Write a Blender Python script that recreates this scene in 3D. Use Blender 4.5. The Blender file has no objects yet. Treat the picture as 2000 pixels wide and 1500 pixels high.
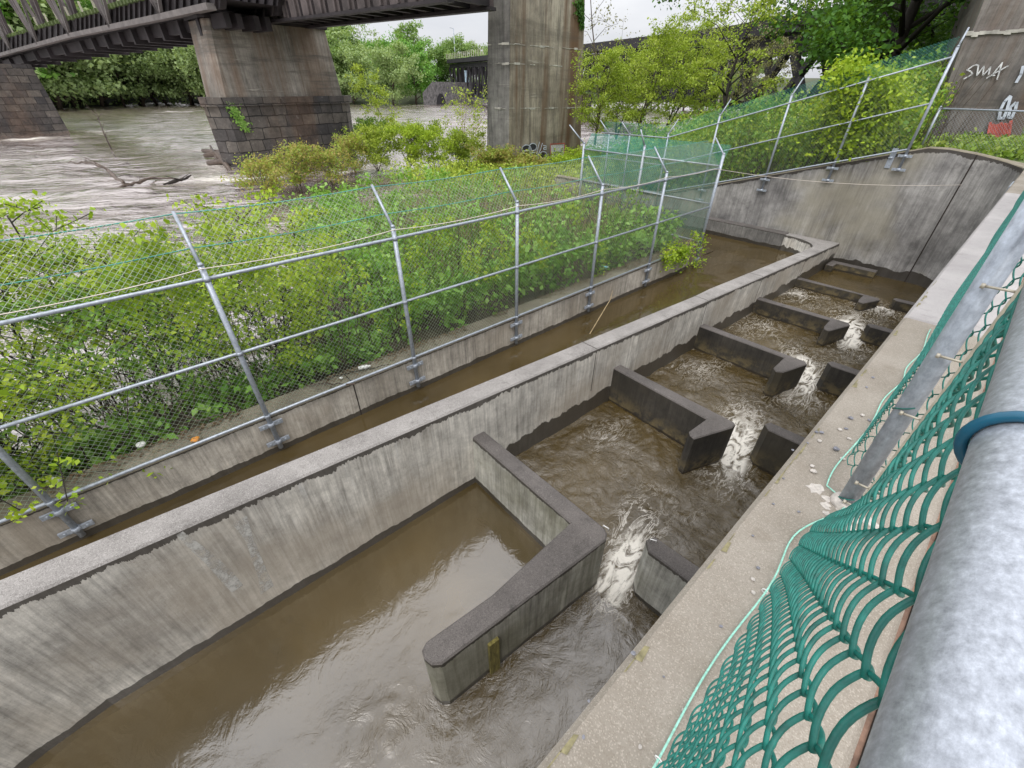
import bpy, math, random
import numpy as np
from mathutils import Vector, noise as mnoise

# ------------------------------------------------------------------ scene, camera, light
scene = bpy.context.scene
COL = scene.collection
R = math.radians
CAM_H = 1.55
F_PX, H_PX = 812.0, 172.0              # focal length and horizon row of the 2000x1500 photograph
PITCH = math.atan2(750 - H_PX, F_PX)
YAW = math.atan2(1130, math.hypot(F_PX, 750 - H_PX))
cam = bpy.data.cameras.new('camera')
cam.sensor_width = 36.0
cam.lens = 36.0 * F_PX / 2000.0
cam.clip_start = 0.02
cam.clip_end = 5000
camo = bpy.data.objects.new('camera', cam)
COL.objects.link(camo)
camo.location = (0, 0, CAM_H)
camo.rotation_euler = (R(90) - PITCH, 0, YAW)
scene.camera = camo

SUN_EL, SUN_AZ = R(58), R(150)
sunl = bpy.data.lights.new('sun', 'SUN')
sunl.energy = 1.25
sunl.angle = R(22)
sunl.color = (1.0, 0.965, 0.92)
suno = bpy.data.objects.new('sun', sunl)
COL.objects.link(suno)
suno.rotation_euler = (R(90) - SUN_EL, 0, R(180) - SUN_AZ)

world = bpy.data.worlds.new('World')
scene.world = world
world.use_nodes = True
wn, wl = world.node_tree.nodes, world.node_tree.links
wn.clear()
w_out = wn.new('ShaderNodeOutputWorld')
w_bg = wn.new('ShaderNodeBackground')
w_sky = wn.new('ShaderNodeTexSky')
w_sky.sky_type = 'NISHITA'
w_sky.sun_disc = False
w_sky.sun_elevation = SUN_EL
w_sky.sun_rotation = SUN_AZ
w_sky.air_density = 1.0
w_sky.dust_density = 3.0
w_sky.ozone_density = 1.0
w_hs = wn.new('ShaderNodeHueSaturation')
w_hs.inputs['Saturation'].default_value = 0.18
wl.new(w_sky.outputs[0], w_hs.inputs['Color'])
w_tc = wn.new('ShaderNodeTexCoord')
w_map = wn.new('ShaderNodeMapping')
w_map.inputs['Scale'].default_value = (1, 1, 3.2)
wl.new(w_tc.outputs['Generated'], w_map.inputs[0])
w_noi = wn.new('ShaderNodeTexNoise')
w_noi.inputs['Scale'].default_value = 2.3
w_noi.inputs['Detail'].default_value = 6
w_noi.inputs['Roughness'].default_value = 0.55
wl.new(w_map.outputs[0], w_noi.inputs['Vector'])
w_rmp = wn.new('ShaderNodeValToRGB')
w_rmp.color_ramp.elements[0].position = 0.35
w_rmp.color_ramp.elements[0].color = (7.2, 7.4, 7.9, 1)
w_rmp.color_ramp.elements[1].position = 0.68
w_rmp.color_ramp.elements[1].color = (9.6, 9.7, 9.9, 1)
wl.new(w_noi.outputs['Fac'], w_rmp.inputs[0])
w_mix = wn.new('ShaderNodeMix')
w_mix.data_type = 'RGBA'
w_mix.inputs['Factor'].default_value = 0.85       # an overcast layer over the clear sky
wl.new(w_hs.outputs[0], w_mix.inputs['A'])
wl.new(w_rmp.outputs[0], w_mix.inputs['B'])
w_sep = wn.new('ShaderNodeSeparateXYZ')
wl.new(w_tc.outputs['Generated'], w_sep.inputs[0])
w_grad = wn.new('ShaderNodeMapRange')              # overcast sky: three times brighter overhead than at the horizon
w_grad.inputs['From Min'].default_value = 0.0
w_grad.inputs['From Max'].default_value = 1.0
w_grad.inputs['To Min'].default_value = 0.72
w_grad.inputs['To Max'].default_value = 2.15
wl.new(w_sep.outputs[2], w_grad.inputs['Value'])
w_mul = wn.new('ShaderNodeVectorMath')
w_mul.operation = 'SCALE'
wl.new(w_mix.outputs['Result'], w_mul.inputs[0])
wl.new(w_grad.outputs[0], w_mul.inputs['Scale'])
wl.new(w_mul.outputs[0], w_bg.inputs['Color'])
w_bg.inputs['Strength'].default_value = 0.10
wl.new(w_bg.outputs[0], w_out.inputs[0])

scene.view_settings.view_transform = 'Standard'
scene.view_settings.look = 'None'
scene.view_settings.gamma = 1.0
scene.view_settings.use_curve_mapping = False
scene.view_settings.exposure = 0.42
scene.render.engine = 'CYCLES'
scene.cycles.max_bounces = 6
scene.cycles.transparent_max_bounces = 4
scene.cycles.use_denoising = True

random.seed(7)
RNG = np.random.default_rng(7)
Z = Vector((0, 0, 1))

# ------------------------------------------------------------------ from measured photo directions to places
_fw = np.array([-math.sin(YAW) * math.cos(PITCH), math.cos(YAW) * math.cos(PITCH), -math.sin(PITCH)])
_rt = np.array([math.cos(YAW), math.sin(YAW), 0.0])
_up = np.cross(_rt, _fw)


def ray(x, y):
    return _rt * (x - 1000) + _up * (750 - y) + _fw * F_PX


def at_z(x, y, z):
    d = ray(x, y)
    return np.array([0, 0, CAM_H]) + d * ((z - CAM_H) / d[2])


def at_plane(x, y, p, n):
    d = ray(x, y)
    o = np.array([0, 0, CAM_H])
    n = np.array(n, float)
    t = ((np.array(p, float) - o) @ n) / (d @ n)
    return o + d * t


def at_dist(x, y, dist):
    d = ray(x, y)
    return np.array([0, 0, CAM_H]) + d * (dist / math.hypot(d[0], d[1]))


# ------------------------------------------------------------------ mesh helpers
def np_mesh(name, verts, faces, attrs=None, smooth=False, fmat=None):
    """verts (n,3) array, faces (m,k) array of one face size"""
    verts = np.asarray(verts, np.float32)
    faces = np.asarray(faces, np.int32)
    me = bpy.data.meshes.new(name)
    m, k = faces.shape
    me.vertices.add(len(verts))
    me.vertices.foreach_set('co', verts.ravel())
    me.loops.add(m * k)
    me.loops.foreach_set('vertex_index', faces.ravel())
    me.polygons.add(m)
    me.polygons.foreach_set('loop_start', np.arange(0, m * k, k, dtype=np.int32))
    if smooth:
        me.polygons.foreach_set('use_smooth', np.ones(m, bool))
    if fmat is not None:
        me.polygons.foreach_set('material_index', np.asarray(fmat, np.int32))
    for an, av in (attrs or {}).items():
        a = me.attributes.new(an, 'FLOAT', 'POINT')
        a.data.foreach_set('value', np.asarray(av, np.float32))
    me.update(calc_edges=True)
    return me


class MB:
    """collects shapes into one mesh"""

    def __init__(self):
        self.v, self.f, self.m, self.sm, self.att = [], [], [], [], []

    def add(self, vs, fs, mat=0, smooth=False, att=None):
        b = len(self.v)
        self.v += [tuple(map(float, p)) for p in vs]
        self.att += list(att) if att is not None else [1.0] * len(vs)
        for f in fs:
            self.f.append([i + b for i in f])
            self.m.append(mat)
            self.sm.append(smooth)
        return self

    def box(self, c, s, rz=0.0, mat=0):
        cx, cy, cz = c
        hx, hy, hz = s[0] / 2, s[1] / 2, s[2] / 2
        ca, sa = math.cos(rz), math.sin(rz)
        vs = []
        for dz in (-hz, hz):
            for dx, dy in ((-hx, -hy), (hx, -hy), (hx, hy), (-hx, hy)):
                vs.append((cx + dx * ca - dy * sa, cy + dx * sa + dy * ca, cz + dz))
        return self.add(vs, [(3, 2, 1, 0), (4, 5, 6, 7), (0, 1, 5, 4), (1, 2, 6, 5), (2, 3, 7, 6), (3, 0, 4, 7)], mat)

    def beam(self, a, b, w, h, mat=0, up=(0, 0, 1)):
        a, b = Vector(a), Vector(b)
        t = (b - a).normalized()
        s = t.cross(Vector(up))
        if s.length < 1e-4:
            s = t.cross(Vector((1, 0, 0)))
        s.normalize()
        u = s.cross(t)
        vs = []
        for p in (a, b):
            for i, j in ((-1, -1), (1, -1), (1, 1), (-1, 1)):
                vs.append(p + s * (i * w / 2) + u * (j * h / 2))
        return self.add(vs, [(0, 1, 2, 3), (7, 6, 5, 4), (0, 4, 5, 1), (1, 5, 6, 2), (2, 6, 7, 3), (3, 7, 4, 0)], mat)

    def tube(self, pts, r, n=8, mat=0, cap=True, smooth=True):
        pts = [Vector(p) for p in pts]
        rs = r if isinstance(r, (list, tuple)) else [r] * len(pts)
        vs, fs = [], []
        ref = None
        for i, p in enumerate(pts):
            t = (pts[min(i + 1, len(pts) - 1)] - pts[max(i - 1, 0)]).normalized()
            if ref is None:
                ref = t.cross(Vector((0.3, 0.2, 1)) if abs(t.z) < 0.9 else Vector((1, 0.1, 0))).normalized()
            s = (ref - t * ref.dot(t))
            s.normalize()
            ref = s
            u = t.cross(s)
            for k in range(n):
                a = 2 * math.pi * k / n
                vs.append(p + (s * math.cos(a) + u * math.sin(a)) * rs[i])
        for i in range(len(pts) - 1):
            for k in range(n):
                fs.append((i * n + k, i * n + (k + 1) % n, (i + 1) * n + (k + 1) % n, (i + 1) * n + k))
        self.add(vs, fs, mat, smooth)
        if cap:
            b = len(self.v) - len(vs)
            self.f.append([b + k for k in range(n)][::-1]); self.m.append(mat); self.sm.append(False)
            e = b + (len(pts) - 1) * n
            self.f.append([e + k for k in range(n)]); self.m.append(mat); self.sm.append(False)
        return self

    def prism(self, poly, top, bot, cham=0.018, mat_top=1, mat_side=0):
        """upright block on outline poly [(x,y)]; top is a number or f(x,y); chamfered top edge"""
        zt = top if callable(top) else (lambda x, y: top)
        n = len(poly)
        area = sum(poly[i][0] * poly[(i + 1) % n][1] - poly[(i + 1) % n][0] * poly[i][1] for i in range(n))
        if area < 0:
            poly = poly[::-1]
        P = [Vector((p[0], p[1])) for p in poly]
        ins = []
        for i in range(n):
            d0 = (P[i] - P[i - 1]).normalized()
            d1 = (P[(i + 1) % n] - P[i]).normalized()
            n0, n1 = Vector((-d0.y, d0.x)), Vector((-d1.y, d1.x))
            m = n0 + n1
            m = m / max(0.35, m.dot(n0)) if m.length > 1e-6 else n0
            ins.append(P[i] + m * cham)
        vs, at_ = [], []
        for p in P:
            vs.append((p.x, p.y, bot)); at_.append(zt(p.x, p.y) - bot)
        for p in P:
            vs.append((p.x, p.y, zt(p.x, p.y) - cham)); at_.append(0.0)
        side = [(i, (i + 1) % n, n + (i + 1) % n, n + i) for i in range(n)]
        self.add(vs, side, mat_side, False, at_)
        vs2 = [(p.x, p.y, zt(p.x, p.y) - cham) for p in P] + [(q.x, q.y, zt(q.x, q.y)) for q in ins]
        ring = [(i, (i + 1) % n, n + (i + 1) % n, n + i) for i in range(n)]
        self.add(vs2, ring, mat_top, False, [0.0] * (2 * n))
        self.add(vs2[n:], [tuple(range(n))], mat_top, False, [0.0] * n)
        return self

    def build(self, name, mats, parent=None):
        me = bpy.data.meshes.new(name)
        me.from_pydata(self.v, [], self.f)
        for m in (mats if isinstance(mats, (list, tuple)) else [mats]):
            me.materials.append(m)
        me.polygons.foreach_set('material_index', self.m)
        me.polygons.foreach_set('use_smooth', self.sm)
        a = me.attributes.new('below', 'FLOAT', 'POINT')
        a.data.foreach_set('value', self.att)
        me.update()
        return link(name, me, parent)


def link(name, me, parent=None):
    o = bpy.data.objects.new(name, me)
    COL.objects.link(o)
    if parent is not None:
        o.parent = parent
        o.matrix_parent_inverse = mat_inv(parent)
    return o


def mat_inv(parent):
    from mathutils import Matrix
    M = Matrix.Identity(4)
    p = parent
    chain = []
    while p is not None:
        chain.append(p)
        p = p.parent
    for q in reversed(chain):
        if q.parent is not None:
            M = M @ q.matrix_parent_inverse
        M = M @ Matrix.LocRotScale(q.location, q.rotation_euler, q.scale)
    return M.inverted()


def tag(o, label=None, cat=None, group=None, kind=None):
    for k, v in (('label', label), ('category', cat), ('group', group), ('kind', kind)):
        if v:
            o[k] = v
    return o


def empty(name, loc, label, cat, group=None):
    o = bpy.data.objects.new(name, None)
    COL.objects.link(o)
    o.location = loc
    o.empty_display_size = 0.2
    return tag(o, label, cat, group)


def copy_tree(o, parent=None):
    c = o.copy()
    COL.objects.link(c)
    if parent is not None:
        c.parent = parent
    for ch in list(o.children):
        copy_tree(ch, c)
    return c


def tubes_np(lines, r, sides, ref):
    """lines (W,N,3): many equal polylines -> one tube mesh (verts, quads)"""
    W, N, _ = lines.shape
    t = np.gradient(lines, axis=1)
    t /= np.linalg.norm(t, axis=2, keepdims=True) + 1e-9
    s = np.cross(t, np.array(ref, float))
    s /= np.linalg.norm(s, axis=2, keepdims=True) + 1e-9
    u = np.cross(t, s)
    a = np.arange(sides) * 2 * np.pi / sides
    v = lines[:, :, None, :] + r * (s[:, :, None, :] * np.cos(a)[None, None, :, None] + u[:, :, None, :] * np.sin(a)[None, None, :, None])
    idx = np.arange(W * N * sides).reshape(W, N, sides)
    q = np.stack([idx[:, :-1, :], np.roll(idx, -1, 2)[:, :-1, :], np.roll(idx, -1, 2)[:, 1:, :], idx[:, 1:, :]], -1)
    return v.reshape(-1, 3), q.reshape(-1, 4)


# ------------------------------------------------------------------ materials
def new_mat(name):
    m = bpy.data.materials.new(name)
    m.use_nodes = True
    nt = m.node_tree
    nt.nodes.clear()
    out = nt.nodes.new('ShaderNodeOutputMaterial')
    b = nt.nodes.new('ShaderNodeBsdfPrincipled')
    nt.links.new(b.outputs[0], out.inputs[0])
    return m, nt, b, out


class NT:
    def __init__(self, nt):
        self.nt = nt

    def n(self, t, **kw):
        x = self.nt.nodes.new(t)
        for k, v in kw.items():
            setattr(x, k, v)
        return x

    def l(self, a, b):
        self.nt.links.new(a, b)

    def pos(self):
        return self.n('ShaderNodeNewGeometry').outputs['Position']

    def noise(self, vec, scale=1.0, detail=4, rough=0.5, stretch=None, distort=0.0):
        if stretch is not None:
            mp = self.n('ShaderNodeMapping')
            mp.inputs['Scale'].default_value = stretch
            self.l(vec, mp.inputs[0])
            vec = mp.outputs[0]
        x = self.n('ShaderNodeTexNoise')
        x.inputs['Scale'].default_value = scale
        x.inputs['Detail'].default_value = detail
        x.inputs['Roughness'].default_value = rough
        x.inputs['Distortion'].default_value = distort
        self.l(vec, x.inputs['Vector'])
        return x.outputs['Fac']

    def math(self, op, a, b=None, c=None, clamp=False):
        x = self.n('ShaderNodeMath', operation=op)
        x.use_clamp = clamp
        for i, v in enumerate((a, b, c)):
            if v is None:
                continue
            if isinstance(v, (int, float)):
                x.inputs[i].default_value = v
            else:
                self.l(v, x.inputs[i])
        return x.outputs[0]

    def step(self, v, lo, hi):
        x = self.n('ShaderNodeMapRange')
        x.interpolation_type = 'SMOOTHSTEP'
        x.inputs['From Min'].default_value = lo
        x.inputs['From Max'].default_value = hi
        self.l(v, x.inputs['Value'])
        return x.outputs[0]

    def mix(self, f, a, b, mode='MIX'):
        x = self.n('ShaderNodeMix')
        x.data_type = 'RGBA'
        x.blend_type = mode
        for s, v in (('Factor', f), ('A', a), ('B', b)):
            if isinstance(v, (int, float)):
                x.inputs[s].default_value = v
            elif isinstance(v, tuple):
                x.inputs[s].default_value = (*v, 1)
            else:
                self.l(v, x.inputs[s])
        return x.outputs['Result']

    def ramp(self, v, stops):
        x = self.n('ShaderNodeValToRGB')
        e = x.color_ramp.elements
        while len(e) < len(stops):
            e.new(0.5)
        for i, (p, c) in enumerate(stops):
            e[i].position = p
            e[i].color = (*c, 1) if isinstance(c, tuple) else (c, c, c, 1)
        self.l(v, x.inputs[0])
        return x.outputs[0]

    def attr(self, name):
        return self.n('ShaderNodeAttribute', attribute_name=name).outputs['Fac']

    def sep(self, vec):
        x = self.n('ShaderNodeSeparateXYZ')
        self.l(vec, x.inputs[0])
        return x.outputs

    def bump(self, h, strength, dist, b):
        x = self.n('ShaderNodeBump')
        x.inputs['Strength'].default_value = strength
        x.inputs['Distance'].default_value = dist
        self.l(h, x.inputs['Height'])
        self.l(x.outputs[0], b.inputs['Normal'])


def simple_mat(name, col, rough=0.6, metal=0.0, vary=0.25, scale=8.0, bump=0.0, stretch=None):
    m, nt, b, _ = new_mat(name)
    k = NT(nt)
    p = k.pos()
    f = k.noise(p, scale, 5, 0.6, stretch)
    lo = tuple(c * (1 - vary) for c in col)
    hi = tuple(min(1, c * (1 + vary)) for c in col)
    k.l(k.ramp(f, [(0.3, lo), (0.7, hi)]), b.inputs['Base Color'])
    b.inputs['Roughness'].default_value = rough
    b.inputs['Metallic'].default_value = metal
    if bump:
        k.bump(f, bump, 0.01, b)
    return m


def concrete_wall(name, lo, hi, stain, drip=0.0, water=None, wet=0.1, streak=0.55, warm=None, rust=0.0, blotch=1.0, board=0.0, ochre=0.0, gs=1.0, wet_up=0.0):
    """weathered cast concrete: blotches, vertical runs, a damp ragged band under the lip, a wet tide band"""
    m, nt, b, _ = new_mat(name)
    k = NT(nt)
    p0 = k.pos()
    s = k.sep(p0)
    gm = k.n('ShaderNodeVectorMath', operation='SCALE')
    gm.inputs['Scale'].default_value = gs
    k.l(p0, gm.inputs[0])
    p = gm.outputs[0]
    big = k.noise(p, 0.9 * blotch, 7, 0.62)
    col = k.ramp(big, [(0.32, lo), (0.66, hi)])
    runs = k.noise(p, 1.0, 6, 0.68, (6, 6, 0.55), 0.5)
    runs2 = k.noise(p, 1.0, 4, 0.6, (22, 22, 0.8))
    rr = k.math('ADD', k.math('MULTIPLY', runs, 0.7), k.math('MULTIPLY', runs2, 0.3))
    patch = k.step(k.noise(p, 0.55, 3, 0.5), 0.36, 0.62)
    sm = k.math('MULTIPLY', k.math('ADD', 0.25, k.math('MULTIPLY', patch, 0.75)), streak)
    col = k.mix(k.math('MULTIPLY', k.step(rr, 0.44, 0.68), sm), col, stain)
    col = k.mix(k.math('MULTIPLY', k.step(k.noise(p, 2.6, 8, 0.72), 0.5, 0.75), 0.55 * streak), col, stain)
    pale = k.math('MULTIPLY', k.step(k.noise(p, 1.0, 6, 0.65, (5, 5, 0.5)), 0.62, 0.74), 0.45)
    col = k.mix(pale, col, tuple(min(0.8, c * 1.35) for c in hi))
    mid = k.noise(p, 4.5, 9, 0.78)
    col = k.mix(1.0, col, k.ramp(mid, [(0.30, 0.62), (0.52, 1.0), (0.72, 1.28)]), 'MULTIPLY')
    fine = k.noise(p, 1.0, 6, 0.72, (24, 24, 1.3))
    col = k.mix(1.0, col, k.ramp(fine, [(0.30, 0.60), (0.5, 0.97), (0.72, 1.3)]), 'MULTIPLY')
    if warm:
        col = k.mix(k.math('MULTIPLY', k.step(k.noise(p, 0.5, 4, 0.6), 0.45, 0.65), 0.6), col, warm)
    if rust:
        rs = k.math('MULTIPLY', k.step(k.noise(p, 1.0, 5, 0.6, (1.6, 1.6, 0.10)), 0.44, 0.60), rust)
        col = k.mix(rs, col, (0.135, 0.072, 0.036))
    if board:
        bl_ = k.noise(p, 1.0, 5, 0.7, (0.25, 0.25, 3.2))
        col = k.mix(k.math('MULTIPLY', k.step(bl_, 0.5, 0.66), board), col, stain)
        col = k.mix(k.math('MULTIPLY', k.step(k.noise(p, 1.0, 6, 0.75, (0.5, 0.5, 6.0)), 0.64, 0.70), board), col, (0.48, 0.45, 0.40))
    pit = k.noise(p, 55, 3, 0.7)
    col = k.mix(k.math('MULTIPLY', k.step(pit, 0.6, 0.72), 0.45), col, stain)
    if drip:
        d = k.attr('below')
        edge = k.math('ADD', k.math('MULTIPLY', k.noise(p, 1.0, 4, 0.6, (3, 3, 0.6)), 0.55), k.math('MULTIPLY', k.noise(p, 1.0, 5, 0.75, (24, 24, 0.8)), 0.45))
        lim = k.math('MULTIPLY', k.math('SUBTRACT', edge, 0.30), drip * 3.4)
        msk = k.math('LESS_THAN', d, lim)
        col = k.mix(k.math('MULTIPLY', msk, 0.88), col, (0.035, 0.028, 0.022))
    rough_in = 0.85
    if water is not None:
        zz = k.math('SUBTRACT', s[2], water)
        e2 = k.noise(p, 1.0, 4, 0.6, (3.0, 3.0, 1.5))
        lim = k.math('ADD', wet * 0.35, k.math('MULTIPLY', e2, wet * 1.3))
        if wet_up:
            lim = k.math('ADD', lim, k.math('MULTIPLY', k.step(s[1], 2.3, 3.2), k.math('MULTIPLY', k.math('ADD', 0.4, e2), wet_up)))
        msk = k.math('LESS_THAN', zz, lim)
        if ochre:
            om = k.math('MULTIPLY', k.step(zz, ochre, 0.0), k.step(k.noise(p, 5.0, 5, 0.7), 0.40, 0.62))
            col = k.mix(k.math('MULTIPLY', om, 0.7), col, (0.19, 0.145, 0.065))
        col = k.mix(k.math('MULTIPLY', msk, 0.9), col, (0.028, 0.022, 0.015))
        r = k.mix(msk, (0.88, 0.88, 0.88), (0.35, 0.35, 0.35))
        k.l(r, b.inputs['Roughness'])
    else:
        b.inputs['Roughness'].default_value = rough_in
    k.l(col, b.inputs['Base Color'])
    hgt = k.math('ADD', k.noise(p, 30, 6, 0.7), k.math('MULTIPLY', big, 1.5))
    k.bump(hgt, 0.35, 0.012, b)
    return m


def concrete_top(name, lo, hi, dark=(0.06, 0.052, 0.045), grit=0.5, moss=0.0, lichen=0.15, gscale=150):
    m, nt, b, _ = new_mat(name)
    k = NT(nt)
    p = k.pos()
    big = k.noise(p, 1.3, 7, 0.65)
    col = k.ramp(big, [(0.3, lo), (0.68, hi)])
    v = k.n('ShaderNodeTexVoronoi')
    v.inputs['Scale'].default_value = gscale
    k.l(p, v.inputs['Vector'])
    gr = k.n('ShaderNodeSeparateColor')
    k.l(v.outputs['Color'], gr.inputs[0])
    g = gr.outputs[0]
    col = k.mix(k.math('MULTIPLY', k.step(g, 0.72, 0.95), grit), col, dark)
    col = k.mix(k.math('MULTIPLY', k.step(g, 0.25, 0.05), grit * 0.8), col, tuple(min(0.75, c * 1.5) for c in hi))
    col = k.mix(k.math('MULTIPLY', k.step(k.noise(p, 4.5, 7, 0.7), 0.55, 0.72), 0.5), col, dark)
    col = k.mix(k.math('MULTIPLY', k.step(k.noise(p, 14, 4, 0.6), 0.66, 0.72), lichen), col, (0.5, 0.47, 0.42))
    if moss:
        col = k.mix(k.math('MULTIPLY', k.step(k.noise(p, 3, 5, 0.7), 0.52, 0.62), moss), col, (0.12, 0.11, 0.03))
    k.l(col, b.inputs['Base Color'])
    b.inputs['Roughness'].default_value = 0.9
    k.bump(k.math('ADD', g, k.noise(p, 60, 4, 0.7)), 0.5, 0.004, b)
    return m


def leaf_mat(name, cols, trans=0.35, patch=0.35, rough=0.5):
    """cols: ramp of leaf colours picked per leaf, shifted in soft patches through the plant"""
    m, nt, b, out = new_mat(name)
    k = NT(nt)
    geo = k.n('ShaderNodeNewGeometry')
    ra = geo.outputs['Random Per Island']
    nz = k.noise(geo.outputs['Position'], 0.55 * 1.0, 3, 0.6)
    f = k.math('ADD', k.math('MULTIPLY', ra, 1 - patch), k.math('MULTIPLY', k.step(nz, 0.3, 0.7), patch))
    st = [(i / max(1, len(cols) - 1), c) for i, c in enumerate(cols)]
    col = k.ramp(f, st)
    k.l(col, b.inputs['Base Color'])
    b.inputs['Roughness'].default_value = rough
    b.inputs['Specular IOR Level'].default_value = 0.3
    tr = k.n('ShaderNodeBsdfTranslucent')
    tc = k.mix(1.0, col, (1.0, 1.0, 0.55), 'MULTIPLY')
    k.l(k.mix(0.35, tc, (0.25, 0.35, 0.03)), tr.inputs['Color'])
    mx = k.n('ShaderNodeMixShader')
    mx.inputs[0].default_value = trans
    k.l(b.outputs[0], mx.inputs[1])
    k.l(tr.outputs[0], mx.inputs[2])
    k.l(mx.outputs[0], out.inputs[0])
    return m


def water_mat(name, deep, silt, foam_lo, foam_hi, mirror=0.18, wave=(2.2, 0.35), stretch=(1, 1, 1), bumpd=0.05, rot=0.0, fine=1.0, bump_s=0.5, foam_stretch=None, use_attr=True, foam_scale=7.0, swirl=0.0, gloss=0.06, tint=(1, 0.98, 0.97)):
    """silty river water: brown body, mirror coat, ripples, broken white foam"""
    m, nt, b, out = new_mat(name)
    k = NT(nt)
    p = k.pos()
    mp = k.n('ShaderNodeMapping')
    mp.inputs['Rotation'].default_value = (0, 0, rot)
    k.l(p, mp.inputs[0])
    q = mp.outputs[0]
    col = k.ramp(k.noise(q, 0.6, 4, 0.55, stretch), [(0.3, deep), (0.7, silt)])
    fs = foam_stretch or stretch
    f1 = k.noise(q, foam_scale, 7, 0.64, fs, 2.4)
    ridge = k.math('ABSOLUTE', k.math('SUBTRACT', f1, 0.5))
    lace = k.step(ridge, 0.055, 0.0)
    clump = k.noise(q, foam_scale * 0.28, 6, 0.65, fs, 1.0)
    if use_attr:
        fa = k.attr('foam')
        body = k.step(k.math('ADD', k.math('MULTIPLY', fa, 0.62), k.math('MULTIPLY', clump, 0.8)), 0.66, 0.90)
        lac = k.math('MULTIPLY', k.step(ridge, 0.035, 0.0), k.step(k.math('ADD', fa, k.math('MULTIPLY', clump, 0.7)), 0.5, 0.9))
        foam = k.math('MAXIMUM', k.math('MULTIPLY', body, k.step(f1, 0.36, 0.56)), k.math('MULTIPLY', lac, 0.7), clamp=True)
    else:
        foam = k.math('MULTIPLY', k.step(clump, foam_lo, foam_hi), k.step(f1, 0.42, 0.58))
    col = k.mix(foam, col, (0.72, 0.68, 0.61))
    k.l(col, b.inputs['Base Color'])
    b.inputs['Roughness'].default_value = 0.45
    b.inputs['Specular IOR Level'].default_value = 0.0
    gl = k.n('ShaderNodeBsdfGlossy')
    gl.inputs['Roughness'].default_value = gloss
    gl.inputs['Color'].default_value = (*tint, 1)
    h1 = k.noise(q, wave[0], 6, 0.58, stretch, 0.8)
    h2 = k.noise(q, wave[0] * 4.3, 4, 0.6, stretch, 1.2)
    hh = k.math('ADD', h1, k.math('MULTIPLY', h2, wave[1] * fine))
    if swirl:
        tb = k.attr('turb')
        r1 = k.math('ABSOLUTE', k.math('SUBTRACT', k.noise(q, 3.6, 6, 0.62, stretch, 2.6), 0.5))
        r2 = k.noise(q, 13.0, 5, 0.65, stretch, 2.0)
        sw = k.math('ADD', k.math('MULTIPLY', r1, -2.2), k.math('MULTIPLY', r2, 0.55))
        hh = k.math('ADD', k.math('MULTIPLY', hh, 0.5), k.math('MULTIPLY', k.math('MULTIPLY', sw, tb), swirl))
    bp = k.n('ShaderNodeBump')
    bp.inputs['Strength'].default_value = bump_s
    bp.inputs['Distance'].default_value = bumpd
    k.l(hh, bp.inputs['Height'])
    k.l(bp.outputs[0], gl.inputs['Normal'])
    k.l(bp.outputs[0], b.inputs['Normal'])
    fr = k.n('ShaderNodeFresnel')
    fr.inputs['IOR'].default_value = 1.33
    k.l(bp.outputs[0], fr.inputs['Normal'])
    mir = mirror
    if swirl:
        mir = k.math('SUBTRACT', mirror, k.math('MULTIPLY', k.math('MINIMUM', 1.0, k.math('MULTIPLY', k.attr('turb'), 1.6)), mirror * 0.50))
    fac = k.math('ADD', mir, k.math('MULTIPLY', fr.outputs[0], 0.8), clamp=True)
    fac = k.math('MULTIPLY', fac, k.math('SUBTRACT', 1.0, k.math('MULTIPLY', foam, 0.85)))
    mx = k.n('ShaderNodeMixShader')
    k.l(fac, mx.inputs[0])
    k.l(b.outputs[0], mx.inputs[1])
    k.l(gl.outputs[0], mx.inputs[2])
    k.l(mx.outputs[0], out.inputs[0])
    return m


def galv_mat(name, col=(0.40, 0.44, 0.50), scale=28, rough=0.45, metal=0.55, spot=0.25):
    m, nt, b, _ = new_mat(name)
    k = NT(nt)
    p = k.pos()
    f = k.noise(p, scale, 6, 0.7, (1, 0.55, 0.55))
    g = k.noise(p, scale * 0.2, 4, 0.6)
    c = k.ramp(f, [(0.3, tuple(x * (1 - spot) for x in col)), (0.55, col), (0.75, tuple(min(0.85, x * (1 + spot)) for x in col))])
    c = k.mix(k.math('MULTIPLY', k.step(g, 0.5, 0.7), 0.35), c, tuple(x * 0.6 for x in col))
    k.l(c, b.inputs['Base Color'])
    b.inputs['Metallic'].default_value = metal
    b.inputs['Roughness'].default_value = rough
    k.bump(f, 0.12, 0.003, b)
    return m


M = {}
M['midwall'] = concrete_wall('channel_wall_concrete', (0.34, 0.32, 0.288), (0.68, 0.65, 0.59), (0.17, 0.155, 0.135), drip=0.10, water=-3.27, wet=0.12, streak=0.6, warm=(0.38, 0.33, 0.265), wet_up=0.26)
M['midtop'] = concrete_top('channel_wall_coping', (0.165, 0.152, 0.142), (0.315, 0.295, 0.278), grit=0.4)
M['leftwall'] = concrete_wall('canal_wall_concrete', (0.27, 0.245, 0.205), (0.50, 0.46, 0.40), (0.12, 0.105, 0.088), drip=0.03, water=-3.05, wet=0.1, streak=0.6, warm=(0.25, 0.21, 0.16))
M['lefttop'] = concrete_top('canal_wall_coping', (0.13, 0.11, 0.08), (0.27, 0.235, 0.18), grit=0.3, moss=0.3)
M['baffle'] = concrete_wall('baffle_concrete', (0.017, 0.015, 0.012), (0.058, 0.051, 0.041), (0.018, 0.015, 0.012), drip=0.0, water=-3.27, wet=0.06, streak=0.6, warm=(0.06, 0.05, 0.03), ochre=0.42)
M['baffle_pale'] = concrete_wall('weir_concrete_pale', (0.24, 0.235, 0.205), (0.54, 0.53, 0.475), (0.085, 0.08, 0.062), drip=0.06, water=-3.27, wet=0.09, streak=0.75, warm=(0.14, 0.135, 0.08))
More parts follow.
